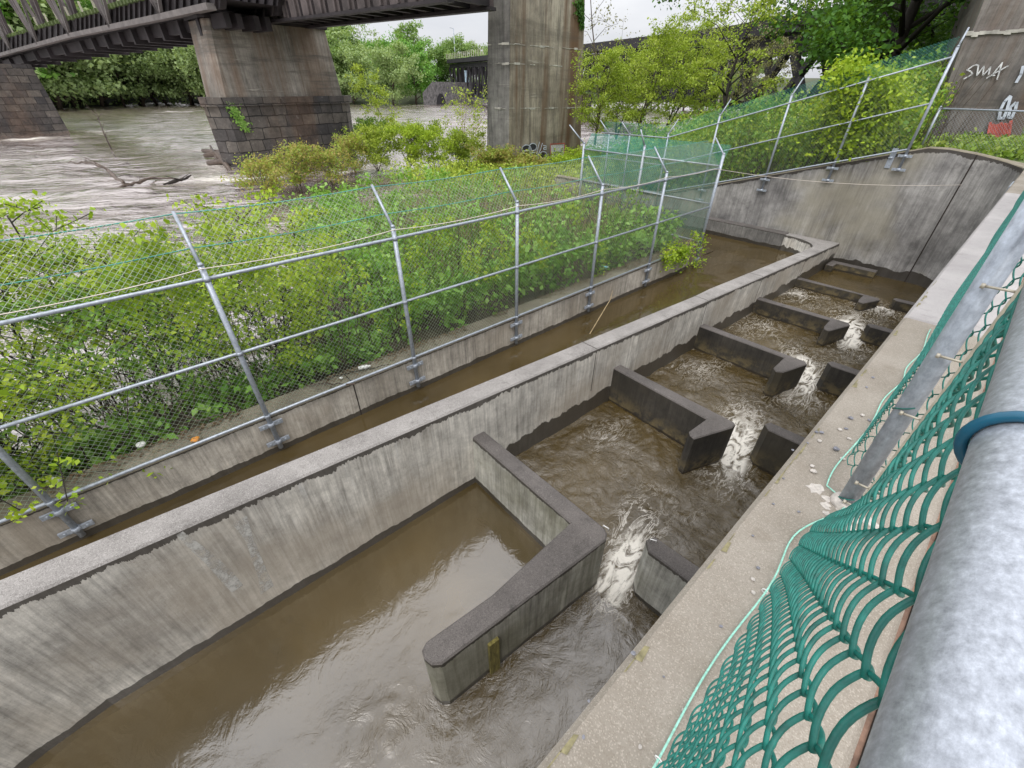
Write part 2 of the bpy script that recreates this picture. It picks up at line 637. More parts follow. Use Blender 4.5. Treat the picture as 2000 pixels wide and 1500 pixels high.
M['baffletop'] = concrete_top('baffle_coping', (0.062, 0.055, 0.051), (0.135, 0.12, 0.111), dark=(0.025, 0.022, 0.019), grit=0.4)
M['wing'] = concrete_wall('wing_wall_concrete', (0.135, 0.128, 0.125), (0.40, 0.385, 0.365), (0.048, 0.043, 0.041), drip=0.12, water=-3.27, wet=0.28, streak=1.0, warm=(0.33, 0.30, 0.225), gs=0.6)
M['ledge'] = concrete_wall('ledge_wall_concrete', (0.09, 0.085, 0.08), (0.19, 0.18, 0.165), (0.05, 0.045, 0.04), drip=0.035, water=-3.05, wet=0.12, streak=0.8)
M['rightwall'] = concrete_wall('right_wall_concrete', (0.08, 0.07, 0.06), (0.2, 0.18, 0.15), (0.04, 0.035, 0.03), drip=0.05, water=-3.27, wet=0.3, streak=0.7)
M['walk'] = concrete_top('walkway_concrete', (0.215, 0.185, 0.147), (0.345, 0.308, 0.262), dark=(0.20, 0.165, 0.125), grit=0.42, moss=0.0, lichen=0.12, gscale=260)
M['walk2'] = concrete_top('walkway_concrete_grey', (0.30, 0.28, 0.275), (0.42, 0.395, 0.385), dark=(0.2, 0.185, 0.175), grit=0.12, lichen=0.05)
M['galv'] = galv_mat('galvanised_steel', (0.38, 0.415, 0.47), 45, 0.45, 0.4, 0.35)
M['rail'] = galv_mat('galvanised_rail', (0.42, 0.445, 0.495), 210, 0.4, 0.45, 0.40)
M['wire'] = simple_mat('green_coated_wire', (0.10, 0.30, 0.20), 0.45, 0, 0.2, 3)
M['wire_pale'] = simple_mat('weathered_fence_wire', (0.36, 0.42, 0.33), 0.5, 0.2, 0.25, 2)
M['wire_dark'] = simple_mat('dark_green_fence_wire', (0.07, 0.30, 0.24), 0.5, 0.0, 0.2, 2)
M['wire_near'] = simple_mat('teal_vinyl_coated_wire', (0.006, 0.135, 0.108), 0.5, 0, 0.45, 40)
M['cord'] = simple_mat('pale_green_cord', (0.30, 0.62, 0.50), 0.7, 0, 0.25, 90)
M['bluewire'] = simple_mat('blue_coated_tie_wire', (0.012, 0.10, 0.17), 0.3, 0, 0.2, 20)
M['bar'] = simple_mat('pale_steel_bar', (0.46, 0.42, 0.34), 0.5, 0.3, 0.2, 20)
M['rope'] = simple_mat('pale_steel_cable', (0.62, 0.55, 0.48), 0.6, 0.1, 0.15, 5)
M['bark'] = simple_mat('brown_bark', (0.075, 0.055, 0.04), 0.9, 0, 0.4, 14)
M['bark_dark'] = simple_mat('dark_wet_bark', (0.03, 0.024, 0.02), 0.9, 0, 0.4, 14)
M['bark_pale'] = simple_mat('pale_mottled_bark', (0.34, 0.32, 0.27), 0.9, 0, 0.35, 4)
M['drift'] = simple_mat('wet_driftwood', (0.09, 0.065, 0.05), 0.6, 0, 0.45, 6)
M['twig'] = simple_mat('dry_twig', (0.33, 0.25, 0.14), 0.8, 0, 0.3, 10)
M['steel'] = simple_mat('rusty_bridge_steel', (0.022, 0.017, 0.019), 0.75, 0.1, 0.55, 1.2)
M['girder'] = simple_mat('peeling_girder_paint', (0.072, 0.058, 0.056), 0.8, 0.0, 0.55, 0.9)
M['flange'] = simple_mat('weathered_chord_steel', (0.135, 0.12, 0.115), 0.8, 0, 0.3, 1.5)
M['blackiron'] = simple_mat('black_viaduct_iron', (0.016, 0.014, 0.017), 0.8, 0, 0.4, 0.6)
M['picket'] = simple_mat('pale_tie_wood', (0.42, 0.40, 0.30), 0.8, 0, 0.25, 3)
M['white'] = simple_mat('white_plastic', (0.75, 0.74, 0.72), 0.5, 0, 0.08, 9)
M['orange'] = simple_mat('orange_plastic', (0.75, 0.30, 0.05), 0.5, 0, 0.1, 9)
M['cyan'] = simple_mat('pale_blue_plastic', (0.25, 0.6, 0.65), 0.5, 0, 0.1, 9)
M['paint_white'] = simple_mat('white_spray_paint', (0.58, 0.58, 0.59), 0.8, 0, 0.35, 9)
M['paint_blue'] = simple_mat('pale_blue_grey_spray_paint', (0.50, 0.54, 0.62), 0.6, 0, 0.2, 5)
M['paint_black'] = simple_mat('black_spray_paint', (0.03, 0.03, 0.04), 0.6, 0, 0.2, 7)
M['paint_red'] = simple_mat('red_spray_paint', (0.48, 0.10, 0.075), 0.6, 0, 0.3, 3)
M['panel'] = simple_mat('pale_blue_panel', (0.45, 0.6, 0.72), 0.5, 0, 0.15, 1)
M['gravel'] = simple_mat('blue_grey_gravel', (0.20, 0.20, 0.225), 0.8, 0, 0.35, 60)
M['gravel_pale'] = simple_mat('pale_gravel', (0.48, 0.44, 0.40), 0.8, 0, 0.25, 60)
M['mosswood'] = simple_mat('mossy_timber', (0.17, 0.145, 0.04), 0.9, 0, 0.5, 12, 0.3, (3, 3, 0.6))
M['soil'] = simple_mat('brown_soil', (0.085, 0.065, 0.045), 0.95, 0, 0.45, 2.5, 0.5)
M['grassground'] = simple_mat('grassy_ground', (0.075, 0.105, 0.03), 0.95, 0, 0.5, 0.7, 0.4)
M['hill'] = simple_mat('wooded_bank_soil', (0.05, 0.06, 0.025), 0.95, 0, 0.5, 0.08)
M['lime'] = simple_mat('lime_bloom', (0.42, 0.40, 0.36), 0.9, 0, 0.6, 2.5)
M['seam'] = simple_mat('dark_joint', (0.03, 0.022, 0.018), 0.9)
M['rustseam'] = simple_mat('rust_brown_joint', (0.20, 0.12, 0.085), 0.9, 0, 0.5, 12)
M['algae'] = simple_mat('yellow_green_algae', (0.21, 0.185, 0.10), 0.9, 0, 0.45, 30)

# --- leaves
M['lf_bramble'] = leaf_mat('bramble_leaves', [(0.05, 0.12, 0.015), (0.12, 0.25, 0.03), (0.22, 0.38, 0.05), (0.36, 0.52, 0.11)], 0.38)
M['lf_knot'] = leaf_mat('broad_bright_leaves', [(0.08, 0.20, 0.03), (0.17, 0.36, 0.05), (0.28, 0.49, 0.10), (0.42, 0.60, 0.20)], 0.38)
M['lf_yellow'] = leaf_mat('yellow_green_young_leaves', [(0.16, 0.27, 0.02), (0.29, 0.43, 0.03), (0.42, 0.56, 0.05), (0.55, 0.62, 0.08)], 0.4)
M['lf_locust'] = leaf_mat('fine_pale_leaves', [(0.20, 0.29, 0.025), (0.31, 0.42, 0.045), (0.42, 0.52, 0.07), (0.52, 0.58, 0.13)], 0.38)
M['lf_red'] = leaf_mat('bronze_tipped_leaves', [(0.20, 0.33, 0.05), (0.32, 0.42, 0.07), (0.40, 0.28, 0.10), (0.40, 0.50, 0.10)], 0.35)
M['lf_maple'] = leaf_mat('dark_maple_leaves', [(0.028, 0.085, 0.012), (0.05, 0.14, 0.018), (0.085, 0.21, 0.025), (0.14, 0.29, 0.04)], 0.32)
M['lf_far'] = leaf_mat('far_green_leaves_hazed', [(0.15, 0.24, 0.08), (0.22, 0.34, 0.11), (0.29, 0.43, 0.15), (0.37, 0.50, 0.20)], 0.4, 0.5)  # distance haze put into the colour: lightened and desaturated leaf greens
M['lf_far_bright'] = leaf_mat('far_bright_leaves', [(0.08, 0.20, 0.035), (0.13, 0.31, 0.05), (0.20, 0.41, 0.07), (0.27, 0.48, 0.10)], 0.3, 0.45)
M['lf_far_grey'] = leaf_mat('far_grey_green_leaves_hazed', [(0.19, 0.27, 0.12), (0.27, 0.37, 0.15), (0.35, 0.46, 0.20), (0.42, 0.52, 0.25)], 0.4, 0.5)  # paled and greyed further, the haze of the far bank painted in
M['lf_dry'] = leaf_mat('dry_brown_brush', [(0.13, 0.11, 0.06), (0.2, 0.18, 0.09), (0.26, 0.25, 0.12), (0.3, 0.32, 0.13)], 0.25)
M['grass'] = leaf_mat('grass_blades', [(0.10, 0.17, 0.02), (0.18, 0.29, 0.035), (0.27, 0.37, 0.06), (0.33, 0.36, 0.1)], 0.3)
M['litterleaf'] = leaf_mat('dead_leaves', [(0.08, 0.05, 0.03), (0.13, 0.085, 0.05), (0.19, 0.13, 0.08), (0.1, 0.06, 0.045)], 0.1)

# ------------------------------------------------------------------ key levels and lines
Z_LADDER, Z_CANAL, Z_RIVER = -3.27, -3.05, -3.17
XR = -0.20                                     # water face of the walkway wall


def mid_face(y):                               # ladder-side face of the dividing wall
    x = -3.53 + 0.0237 * (y - 2.45)
    if y < -1.9:
        x += 0.22 * (-1.9 - y) ** 1.6
    return x


def mid_top(x, y):
    return -1.65 - 0.0526 * y


def wing_top(x):
    return 0.24 if x > -2.2 else max(-2.05, 0.24 + 0.295 * (x + 2.2))


# ------------------------------------------------------------------ SETTING: ground, water
def ground_sheet():
    v = [(-3000, -3000, -7), (3000, -3000, -7), (3000, 3000, -7), (-3000, 3000, -7)]
    me = np_mesh('ground', v, [(0, 1, 2, 3)])
    me.materials.append(M['hill'])
    tag(link('ground', me), kind='structure')


ground_sheet()


def fbm(x, y, z=0.0, oct_=4):
    return mnoise.fractal(Vector((x, y, z)), 1.0, 2.1, oct_)


def river():
    nr, na = 250, 420
    rr = 6.0 * (520 / 6.0) ** (np.arange(nr) / (nr - 1))
    aa = np.radians(np.linspace(84, 214, na))
    V = np.zeros((nr, na, 3), np.float32)
    foam = np.zeros((nr, na), np.float32)
    fl = R(62)
    cf, sf = math.cos(fl), math.sin(fl)
    pier = [((-38.6, 12.5), 6.5), ((-84, -6), 8.0)]
    for i, r in enumerate(rr):
        for j, a in enumerate(aa):
            x, y = r * math.cos(a), r * math.sin(a)
            s, t = x * cf + y * sf, -x * sf + y * cf
            amp = 0.19 * min(1.0, r / 14.0) if r < 120 else 0.22
            h = fbm(s * 0.16, t * 0.42, 0.3, 4) * amp * 1.4 + fbm(s * 0.6, t * 1.3, 4.3, 3) * amp * 0.35
            V[i, j] = (x, y, Z_RIVER + h)
            w = fbm(s * 0.05, t * 0.16, 9.0, 3)
            ff = max(0.0, w - 0.2) * 0.9 + max(0, h - 0.12) * 1.0
            for (px, py), rad in pier:
                d = math.hypot(x - px, y - py)
                if d < rad * 1.9:
                    ff += 0.55 * max(0.0, 1 - abs(d - rad) / (rad * 0.6))
            foam[i, j] = min(1.0, ff)
    idx = np.arange(nr * na).reshape(nr, na)
    q = np.stack([idx[:-1, :-1], idx[1:, :-1], idx[1:, 1:], idx[:-1, 1:]], -1).reshape(-1, 4)
    P = V.reshape(-1, 3)
    c = P[q].mean(1)
    keep = (c[:, 0] < -6.15) & ~((c[:, 1] > 16.9) & (c[:, 0] > -9))
    me = np_mesh('river', P, q[keep], {'foam': foam.ravel()}, True)
    me.materials.append(water_mat('river_water', (0.115, 0.080, 0.058), (0.235, 0.188, 0.16), 0, 0, 0.36, (0.36, 0.12), (0.38, 1.4, 1), 0.50, -fl, 1.0, 0.8, (0.35, 1.6, 1), True, 0.9, 0.0, 0.15, (1.0, 0.95, 0.94)))
    tag(link('river', me), kind='structure')


river()

SLOT_Y = [2.45, 5.50, 8.50, 11.50, 14.25]


def ladder_water():
    xs = np.arange(-3.85, -0.1, 0.03)
    ys = np.concatenate([np.arange(-6, 9.0, 0.03), np.arange(9.0, 17.2, 0.05)])
    nx, ny = len(xs), len(ys)
    V = np.zeros((ny, nx, 3), np.float32)
    foam = np.zeros((ny, nx), np.float32)
    tb = np.zeros((ny, nx), np.float32)
    for j, y in enumerate(ys):
        for i, x in enumerate(xs):
            turb, fm = 0.0, 0.0
            if y < 2.45:
                lane = 1.0 if x > -1.55 else 0.0
                if lane:
                    turb = 0.26
                    fm = 0.02
                    d = 2.45 - y
                    fm += 0.55 * math.exp(-(d / 0.28) ** 2) * math.exp(-((x + 1.15) / 0.30) ** 2)
                else:
                    e = math.hypot(x + 1.6, (y - 0.1) * 0.8)
                    turb = 0.012 + 0.42 * math.exp(-(e / 0.55) ** 2)
                    # ripple train running out from the corner of the weir
                    g = (x + 2.05) - 0.10 * (y - 1.2) + 0.12 * math.sin(y * 2.1)
                    turb += 0.16 * math.exp(-(g / 0.22) ** 2) * (0.5 + 0.5 * fbm(x * 2, y * 2, 1.0, 2))
            else:
                k = max(q for q in range(5) if y >= SLOT_Y[q] - 0.001)
                d = y - SLOT_Y[k]
                turb = 0.75 if k < 4 else 0.40
                # the jet leaving each slot, swinging across the pool
                jx = -1.15 - 0.22 * d - 0.05 * d * d
                w = 0.20 + 0.17 * d
                if k < 4:
                    fm = 1.15 * math.exp(-((x - jx) / w) ** 2) * math.exp(-(d / 1.35) ** 2)
                    fm += 0.10 + 0.14 * k / 3
                    dn = SLOT_Y[k + 1] - y
                    fm += 0.55 * math.exp(-(dn / 0.6) ** 2) * math.exp(-((x + 1.15) / 0.4) ** 2)
                    fm += 0.26 * math.exp(-((x + 2.9) / 0.5) ** 2) * math.exp(-((dn - 0.8) / 0.8) ** 2)
                else:
                    fm = 0.35 * math.exp(-(d / 0.9) ** 2) + 0.03
                    turb *= 0.35 + 0.65 * math.exp(-d / 1.0)
            s = 1.0
            wx = x + 0.22 * fbm(x * 1.3, y * 1.3, 5.0, 2)
            wy = y + 0.22 * fbm(x * 1.3, y * 1.3, 15.0, 2)
            h = 0.045 * fbm(wx * 2.2, wy * 1.7, 0.0, 3) + 0.040 * (0.5 - abs(fbm(wx * 4.6, wy * 3.9, 2.0, 3))) + 0.022 * (0.5 - abs(fbm(wx * 11 + 0.5 * math.sin(wy * 5), wy * 9, 3.0, 3)))
            V[j, i] = (x, y, Z_LADDER + turb * h * s + 0.03 * min(1.0, fm))
            foam[j, i] = min(1.0, fm)
            tb[j, i] = turb
    idx = np.arange(ny * nx).reshape(ny, nx)
    q = np.stack([idx[:-1, :-1], idx[:-1, 1:], idx[1:, 1:], idx[1:, :-1]], -1).reshape(-1, 4)
    me = np_mesh('ladder_water', V.reshape(-1, 3), q, {'foam': foam.ravel(), 'turb': tb.ravel()}, True)
    me.materials.append(water_mat('ladder_pool_water', (0.044, 0.030, 0.009), (0.088, 0.061, 0.022), 0, 0, 0.13, (3.2, 0.12), (1, 1, 1), 0.022, 0, 1.0, 0.7, (1.7, 0.62, 1), True, 3.0, 1.5))
    tag(link('fishway_water', me), kind='structure')


ladder_water()


def canal_water():
    xs = np.arange(-6.2, -3.5, 0.06)
    ys = np.arange(-6, 17.2, 0.08)
    V = np.zeros((len(ys), len(xs), 3), np.float32)
    for j, y in enumerate(ys):
        for i, x in enumerate(xs):
            a = 0.006 + 0.016 * max(0.0, min(1.0, (y - 8) / 4))
            V[j, i] = (min(x, mid_face(max(y, -1.9)) - 0.2), y, Z_CANAL + a * fbm(x * 1.6, y * 0.8, 7.0, 4))
    P = V.reshape(-1, 3)
    idx = np.arange(len(P)).reshape(len(ys), len(xs))
    q = np.stack([idx[:-1, :-1], idx[:-1, 1:], idx[1:, 1:], idx[1:, :-1]], -1).reshape(-1, 4)
    # the inlet reach between the canal wall's end and the wing wall
    b = len(P)
    ex = np.array([(-16, 12.6, Z_CANAL), (-6.2, 12.6, Z_CANAL), (-6.2, 17.2, Z_CANAL), (-16, 17.2, Z_CANAL)])
    me = np_mesh('canal_water', np.vstack([P, ex]), np.vstack([q, [[b, b + 1, b + 2, b + 3]]]), {'foam': np.zeros(b + 4)}, True)
    me.materials.append(water_mat('canal_water_brown', (0.044, 0.031, 0.012), (0.075, 0.053, 0.022), 0, 0, 0.05, (2.0, 0.2), (1.4, 0.8, 1), 0.006, 0, 1.0, 0.4, None, True, 3.0))
    tag(link('canal_water', me), kind='structure')


canal_water()

# ------------------------------------------------------------------ walkway and its wall
def walkway():
    mb = MB()
    # slabs of the walkway, butted with open joints
    ybr = [-6.0, 4.55, 12.2, 18.6]
    for a, b_, mt in zip(ybr[:-1], ybr[1:], (1, 2, 1)):
        mb.prism([(XR, a + 0.006), (0.385, a + 0.006), (0.385, b_ - 0.006), (XR, b_ - 0.006)], 0.0, -0.25, 0.02, mt, 0)
    ob = mb.build('walkway', [M['rightwall'], M['walk'], M['walk2']])
    tag(ob, kind='structure')
    mb = MB()
    mb.box((0.392, 6.3, -0.06), (0.014, 24.6, 0.08))
    for y in ybr[1:3]:
        mb.box((0.09, y, -0.06), (0.58, 0.012, 0.08))
    tag(mb.build('pavement_joint', [M['rustseam']]), kind='structure')
    mb = MB()
    mb.prism([(0.40, -6), (9, -6), (9, 18.6), (0.40, 18.6)], 0.002, -0.25, 0.01, 1, 0)
    tag(mb.build('pavement', [M['rightwall'], M['walk']]), kind='structure')
    mb = MB()
    ys = np.linspace(-6, 16.1, 30)
    poly = [(XR + 0.01, y) for y in ys] + [(0.385, 16.1), (0.385, -6)]
    mb.prism([(XR + 0.012, -6), (0.385, -6), (0.385, 16.1), (XR + 0.012, 16.1)], -0.251, -4.6, 0.001, 0, 0)
    o = mb.build('retaining_wall', [M['rightwall']])
    tag(o, 'tall concrete wall carrying the walkway above the fish ladder', 'wall')
    # yellow-green algae along the arris
    mb = MB()
    for y in np.arange(-0.5, 6.0, 0.06):
        if fbm(y * 1.7, 0, 3, 2) > 0.1 and random.random() < 0.7:
            w = 0.004 + 0.022 * random.random() ** 2
            mb.add([(XR + 0.021, y, 0.003), (XR + 0.021 + w, y + 0.01, 0.003), (XR + 0.021 + w * 0.6, y + 0.07, 0.003), (XR + 0.021, y + 0.06, 0.003)], [(0, 1, 2, 3)])
    tag(mb.build('algae', [M['algae']], None), kind='stuff', label='yellow green algae on the walkway edge', cat='algae')


walkway()


# ------------------------------------------------------------------ dividing wall, canal wall, wing wall
def dividing_wall():
    ys = list(np.linspace(-7, -1.9, 12)) + list(np.linspace(-1.2, 16.1, 26))
    right = [(mid_face(y), y) for y in ys] + [(mid_face(16.9), 16.985)]
    left = [(mid_face(y) - 0.335 + (0.02 if y < 9 else -0.02), y) for y in ys]
    # the end sweeps round into the ledge along the wing wall
    arc = []
    RC = 1.15
    cx, cy = mid_face(15.5) - 0.355 - RC, 16.63 - RC
    for a in np.linspace(0, 90, 13):
        arc.append((cx + RC * math.cos(R(a)), cy + RC * math.sin(R(a))))
    left = [q for q in left if q[1] < cy - 0.02]
    poly = right + [(cx, 16.985)] + arc[::-1] + left[::-1]
    mb = MB()
    mb.prism(poly, mid_top, -4.6, 0.02, 1, 0)
    root = empty('channel_wall', (-3.6, 5, -4.6), 'long weathered concrete wall dividing the fish ladder from the narrow canal', 'wall')
    mb.build('wall_body', [M['midwall'], M['midtop']], root)
    # construction joints across the coping
    mj = MB()
    for y in (4.9, 8.5, 11.2, 14.1):
        x0 = mid_face(y)
        z = mid_top(0, y)
        mj.box((x0 - 0.17, y, z + 0.0005), (0.33, 0.012, 0.004))
        mj.box((x0 + 0.0005, y, z - 0.45), (0.004, 0.012, 0.8))
    mj.build('joint', [M['seam']], root)
    # white mineral leaks on the near face
    ml = MB()
    for pts, w in ((((470, 1015), (488, 1052), (500, 1085), (514, 1120), (524, 1152)), 0.06), (((352, 1042), (385, 1070), (412, 1093), (440, 1120), (466, 1150)), 0.05)):
        c = [at_plane(x, y, (mid_face(-0.5) + 0.0035, -0.5, 0), (1, -0.0237, 0)) for x, y in pts]
        prev = None
        for i, q in enumerate(c):
            ww = w * (0.5 + 0.9 * random.random())
            cur = [(q[0], q[1] - ww, q[2]), (q[0], q[1] + ww * 0.8, q[2] + 0.01)]
            if prev:
                # a ragged, broken run
                ml.add([prev[0], prev[1], cur[1], cur[0]], [(0, 1, 2, 3)])
            prev = cur
    ml.build('mineral_streak', [leak_mat()], root)


def leak_mat():
    m, nt, b, out = new_mat('white_mineral_leak')
    k = NT(nt)
    p = k.pos()
    f = k.step(k.noise(p, 7, 8, 0.75), 0.36, 0.62)
    b.inputs['Base Color'].default_value = (0.52, 0.51, 0.48, 1)
    b.inputs['Roughness'].default_value = 0.9
    tr = k.n('ShaderNodeBsdfTransparent')
    mx = k.n('ShaderNodeMixShader')
    k.l(f, mx.inputs[0])
    k.l(tr.outputs[0], mx.inputs[1])
    k.l(b.outputs[0], mx.inputs[2])
    k.l(mx.outputs[0], out.inputs[0])
    return m


dividing_wall()


def canal_wall():
    root = empty('canal_wall', (-6.0, 3, -4.6), 'low stained concrete wall carrying the brush side fence along the canal', 'wall')
    mb = MB()
    mb.prism([(-5.885, -7), (-5.885, 12.45), (-6.32, 12.45), (-6.32, -7)], -2.385, -4.6, 0.015, 1, 0)
    mb.build('wall_body', [M['leftwall'], M['lefttop']], root)
    mj = MB()
    for y in (1.72,):
        mj.box((-5.884, y, -2.76), (0.004, 0.02, 0.72))
        mj.box((-6.10, y, -2.3845), (0.42, 0.02, 0.003))
    mj.build('joint', [M['seam']], root)


canal_wall()


def wing_wall():
    root = empty('wing_wall', (-5, 17, -4.6), 'streaked concrete wing wall with sloping top closing the far end of the ladder', 'wall')
    mb = MB()
    front = []
    for x in (-16.0, -10.0, -8, -6, -4, -2.6, -2.2, -1.75, -1.25, -1.1):
        front.append((x, 17.0))
    for a in np.linspace(90, 0, 9):
        front.append((-1.1 + 0.88 * math.cos(R(a)), 16.12 + 0.88 * math.sin(R(a))))
    back = [(x, 17.4) for x, _ in front if x <= -1.1]
    P = []

    def top(x, y):
        if x > -1.6:
            return 0.24 - 0.22 * min(1, (x + 1.6) / 1.3)
        return wing_top(x)
    vs, at_ = [], []
    for x, y in front:
        vs += [(x, y, -4.6), (x, y, top(x, y) - 0.02), (x, y + 0.02, top(x, y))]
        at_ += [top(x, y) + 4.6, 0.0, 0.0]
    fs, fm = [], []
    for i in range(len(front) - 1):
        a, b = i * 3, (i + 1) * 3
        mb.add([vs[a], vs[b], vs[b + 1], vs[a + 1]], [(0, 1, 2, 3)], 0, False, [at_[a], at_[b], 0, 0])
        mb.add([vs[a + 1], vs[b + 1], vs[b + 2], vs[a + 2]], [(0, 1, 2, 3)], 1, False, [0] * 4)
        x0, x1 = front[i][0], front[i + 1][0]
        y0b, y1b = max(17.35, front[i][1] + 0.3), max(17.35, front[i + 1][1] + 0.3)
        mb.add([vs[a + 2], vs[b + 2], (x1, y1b, vs[b + 2][2]), (x0, y0b, vs[a + 2][2])], [(0, 1, 2, 3)], 1, False, [0] * 4)
        mb.add([(x0, y0b, vs[a + 2][2]), (x1, y1b, vs[b + 2][2]), (x1, y1b, -4.6), (x0, y0b, -4.6)], [(0, 1, 2, 3)], 0, False, [0, 0, 5, 5])
    mb.build('wall_body', [M['wing'], M['lefttop']], root)
    mj = MB()
    mj.box((-1.18, 16.997, -1.6), (0.03, 0.012, 3.5))
    mj.build('joint', [M['seam']], root)
    # galvanised plate left on the wall beside the fence post
    c = at_plane(1741, 309, (0, 16.99, 0), (0, 1, 0))
    mp = MB()
    mp.box((c[0], 16.985, c[2]), (0.13, 0.02, 0.5))
    mp.tube([(c[0] - 0.07, 16.96, c[2]), (c[0] + 0.03, 16.96, c[2] + 0.02)], 0.03, 8)
    pl = mp.build('metal_plate', [M['galv']], root)
    # the ledge wall below
    lw = empty('ledge_wall', (-7, 16.6, -4.6), 'lower dark concrete ledge wall in front of the wing wall beside the canal', 'wall')
    mb = MB()
    mb.prism([(-16, 16.62), (-4.735, 16.63), (-4.735, 16.985), (-16, 16.985)], -2.515, -4.6, 0.02, 1, 0)
    mb.build('wall_body', [M['ledge'], M['baffletop']], lw)
    # small concrete kerb in the last pool
    mb = MB()
    mb.prism([(-3.155, 16.2), (-2.95, 16.2), (-2.95, 16.55), (-1.9, 16.55), (-1.9, 16.8), (-3.155, 16.8)], -3.05, -4.6, 0.015, 1, 0)
    ob = mb.build('pool_kerb', [M['baffle'], M['baffletop']])
    tag(ob, 'low wet concrete kerb at the water line below the wing wall', 'kerb')


wing_wall()


# ------------------------------------------------------------------ baffles of the fish ladder
def zpts(pts, z):
    return [tuple(at_z(x, y, z)[:2]) for x, y in pts]


def baffles():
    data = [
        (-2.36, [(929, 859), (950, 845), (1181, 1031), (1186, 1042), (1184, 1054), (862, 1297), (843, 1298), (828, 1286), (823, 1270), (833, 1252), (960, 1162), (1114, 1021)],
         'nearest weir wall, pale streaked concrete with a long blunt arm turned toward the viewer'),
        (-2.527, [(1201, 720), (1212, 711), (1434, 824), (1437, 829), (1430, 835), (1356, 857), (1348, 850), (1346, 842), (1380, 818)],
         'second weir wall from the long arm, dark and wet with a hooked end'),
        (-2.69, [(1369, 638), (1377, 631), (1574, 706), (1577, 711), (1530, 727), (1516, 725), (1511, 718), (1532, 698)],
         'middle one of the five dark hooked weir walls in the ladder'),
        (-2.86, [(1480, 584), (1488, 578), (1659, 631), (1661, 635), (1620, 646), (1610, 642), (1610, 637), (1621, 625)],
         'dark hooked weir wall, fourth from the long armed one'),
        (-3.007, [(1556, 544), (1563, 540), (1716, 582), (1719, 586), (1687, 592), (1677, 589), (1678, 584), (1687, 576)],
         'farthest weir wall, barely above the calm brown pool'),
    ]
    for i, (z, px, lab) in enumerate(data):
        poly = zpts(px, z)
        # root the outline inside the dividing wall
        poly[0] = (mid_face(poly[0][1]) - 0.02, poly[0][1])
        poly[1] = (mid_face(poly[1][1]) - 0.02, poly[0][1] + 0.2)
        mb = MB()
        mb.prism(poly, z, -4.6, 0.016, 1, 0)
        root = empty('weir_wall', (poly[2][0], poly[2][1], -4.6), lab, 'weir', 'weir walls of the fish ladder')
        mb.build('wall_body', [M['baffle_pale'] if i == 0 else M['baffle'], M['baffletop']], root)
        if i == 0:
            c = at_z(1183, 1038, z)
            ms = MB()
            ms.tube([(c[0] - 0.05, c[1] + 0.02, z), (c[0] - 0.05, c[1] + 0.02, z + 0.035), (c[0] + 0.01, c[1] + 0.03, z + 0.035), (c[0] + 0.01, c[1] + 0.03, z)], 0.006, 6)
            ms.build('staple', [M['white']], root)
            # timber fixed to the lane side of the long arm
            mt = MB()
            pz = at_z(957, 1243, -2.62)
            dirx = Vector((poly[5][0] - poly[4][0], poly[5][1] - poly[4][1], 0)).normalized()
            mt.box((pz[0] + 0.03, pz[1] - 0.0, -3.0), (0.11, 0.075, 0.74), math.atan2(dirx.y, dirx.x))
            mt.build('timber_post', [M['mosswood']], root)
    labs = ['nearest short wall stub, pale streaked face with slanted nose under the walkway edge',
            'second short wall stub under the walkway edge, dark face with scuffs',
            'third short dark wall stub under the walkway, opposite the middle weir wall',
            'fourth short dark wall stub under the walkway edge',
            'farthest short wall stub, a small dark block beside the last weir wall']
    zs = [d[0] for d in data]
    Y0 = [2.72, 5.84, 8.82, 11.68, 14.33]
    for i in range(5):
        y = Y0[i]
        poly = [(-1.035, y + 0.10), (-1.0, y + 0.20), (XR + 0.02, y + 0.25), (XR + 0.02, y + 0.03), (-0.94, y + 0.0)]
        mb = MB()
        mb.prism(poly, zs[i], -4.6, 0.014, 1, 0)
        root = empty('wall_stub', (-0.6, y, -4.6), labs[i], 'wall stub', 'short wall stubs under the walkway')
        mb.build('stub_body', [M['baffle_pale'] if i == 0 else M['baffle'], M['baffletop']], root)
        if i == 0:
            ms = MB()
            ms.tube([(-1.0, y + 0.11, zs[i]), (-1.0, y + 0.11, zs[i] + 0.035), (-0.95, y + 0.14, zs[i] + 0.035), (-0.95, y + 0.14, zs[i])], 0.006, 6)
            ms.build('staple', [M['white']], root)


baffles()


# ------------------------------------------------------------------ chain-link fences
def chain_link(name, p0, u, v, L, Hh, d, r, sides, mat, parent, coil=0.0, sub=1, warp=None):
    """woven diamond mesh: zigzag wires side by side; coil gives the wires their flattened spiral"""
    p0, u, v = np.array(p0, float), np.array(u, float), np.array(v, float)
    u = u / np.linalg.norm(u)
    nv = np.cross(u, v / np.linalg.norm(v))
    h = d / 2
    W = int(L / h)
    n = int(Hh / h)
    N = n * sub + 1
    t = np.arange(N) / sub                      # half periods
    tri = np.abs((t % 2) - 1)                   # 1..0..1
    if sub > 1:
        tri = 0.5 + 0.5 * np.sign(tri - 0.5) * (np.abs(2 * tri - 1)) ** 0.85
    offn = coil * np.sin(np.pi * t) if sub > 1 else np.zeros(N)
    k = np.arange(W)
    par = (k % 2)[:, None]
    tt = np.where(par == 0, tri[None, :], 1 - tri[None, :])
    over = 0.06 if sub > 1 else 0.0
    al = (k[:, None] + (tt - 0.5) * (1 + 2 * over) + 0.5) * h
    sg = np.where(par == 0, 1.0, -1.0)
    pts = p0 + al[:, :, None] * u + (t * h)[None, :, None] * v + (offn[None, :] * sg)[:, :, None] * nv
    if warp is not None:
        pts = warp(pts)
    V, q = tubes_np(pts, r, sides, nv + 0.01)
    me = np_mesh(name, V, q, None, sides > 3)
    me.materials.append(mat)
    return link(name, me, parent)


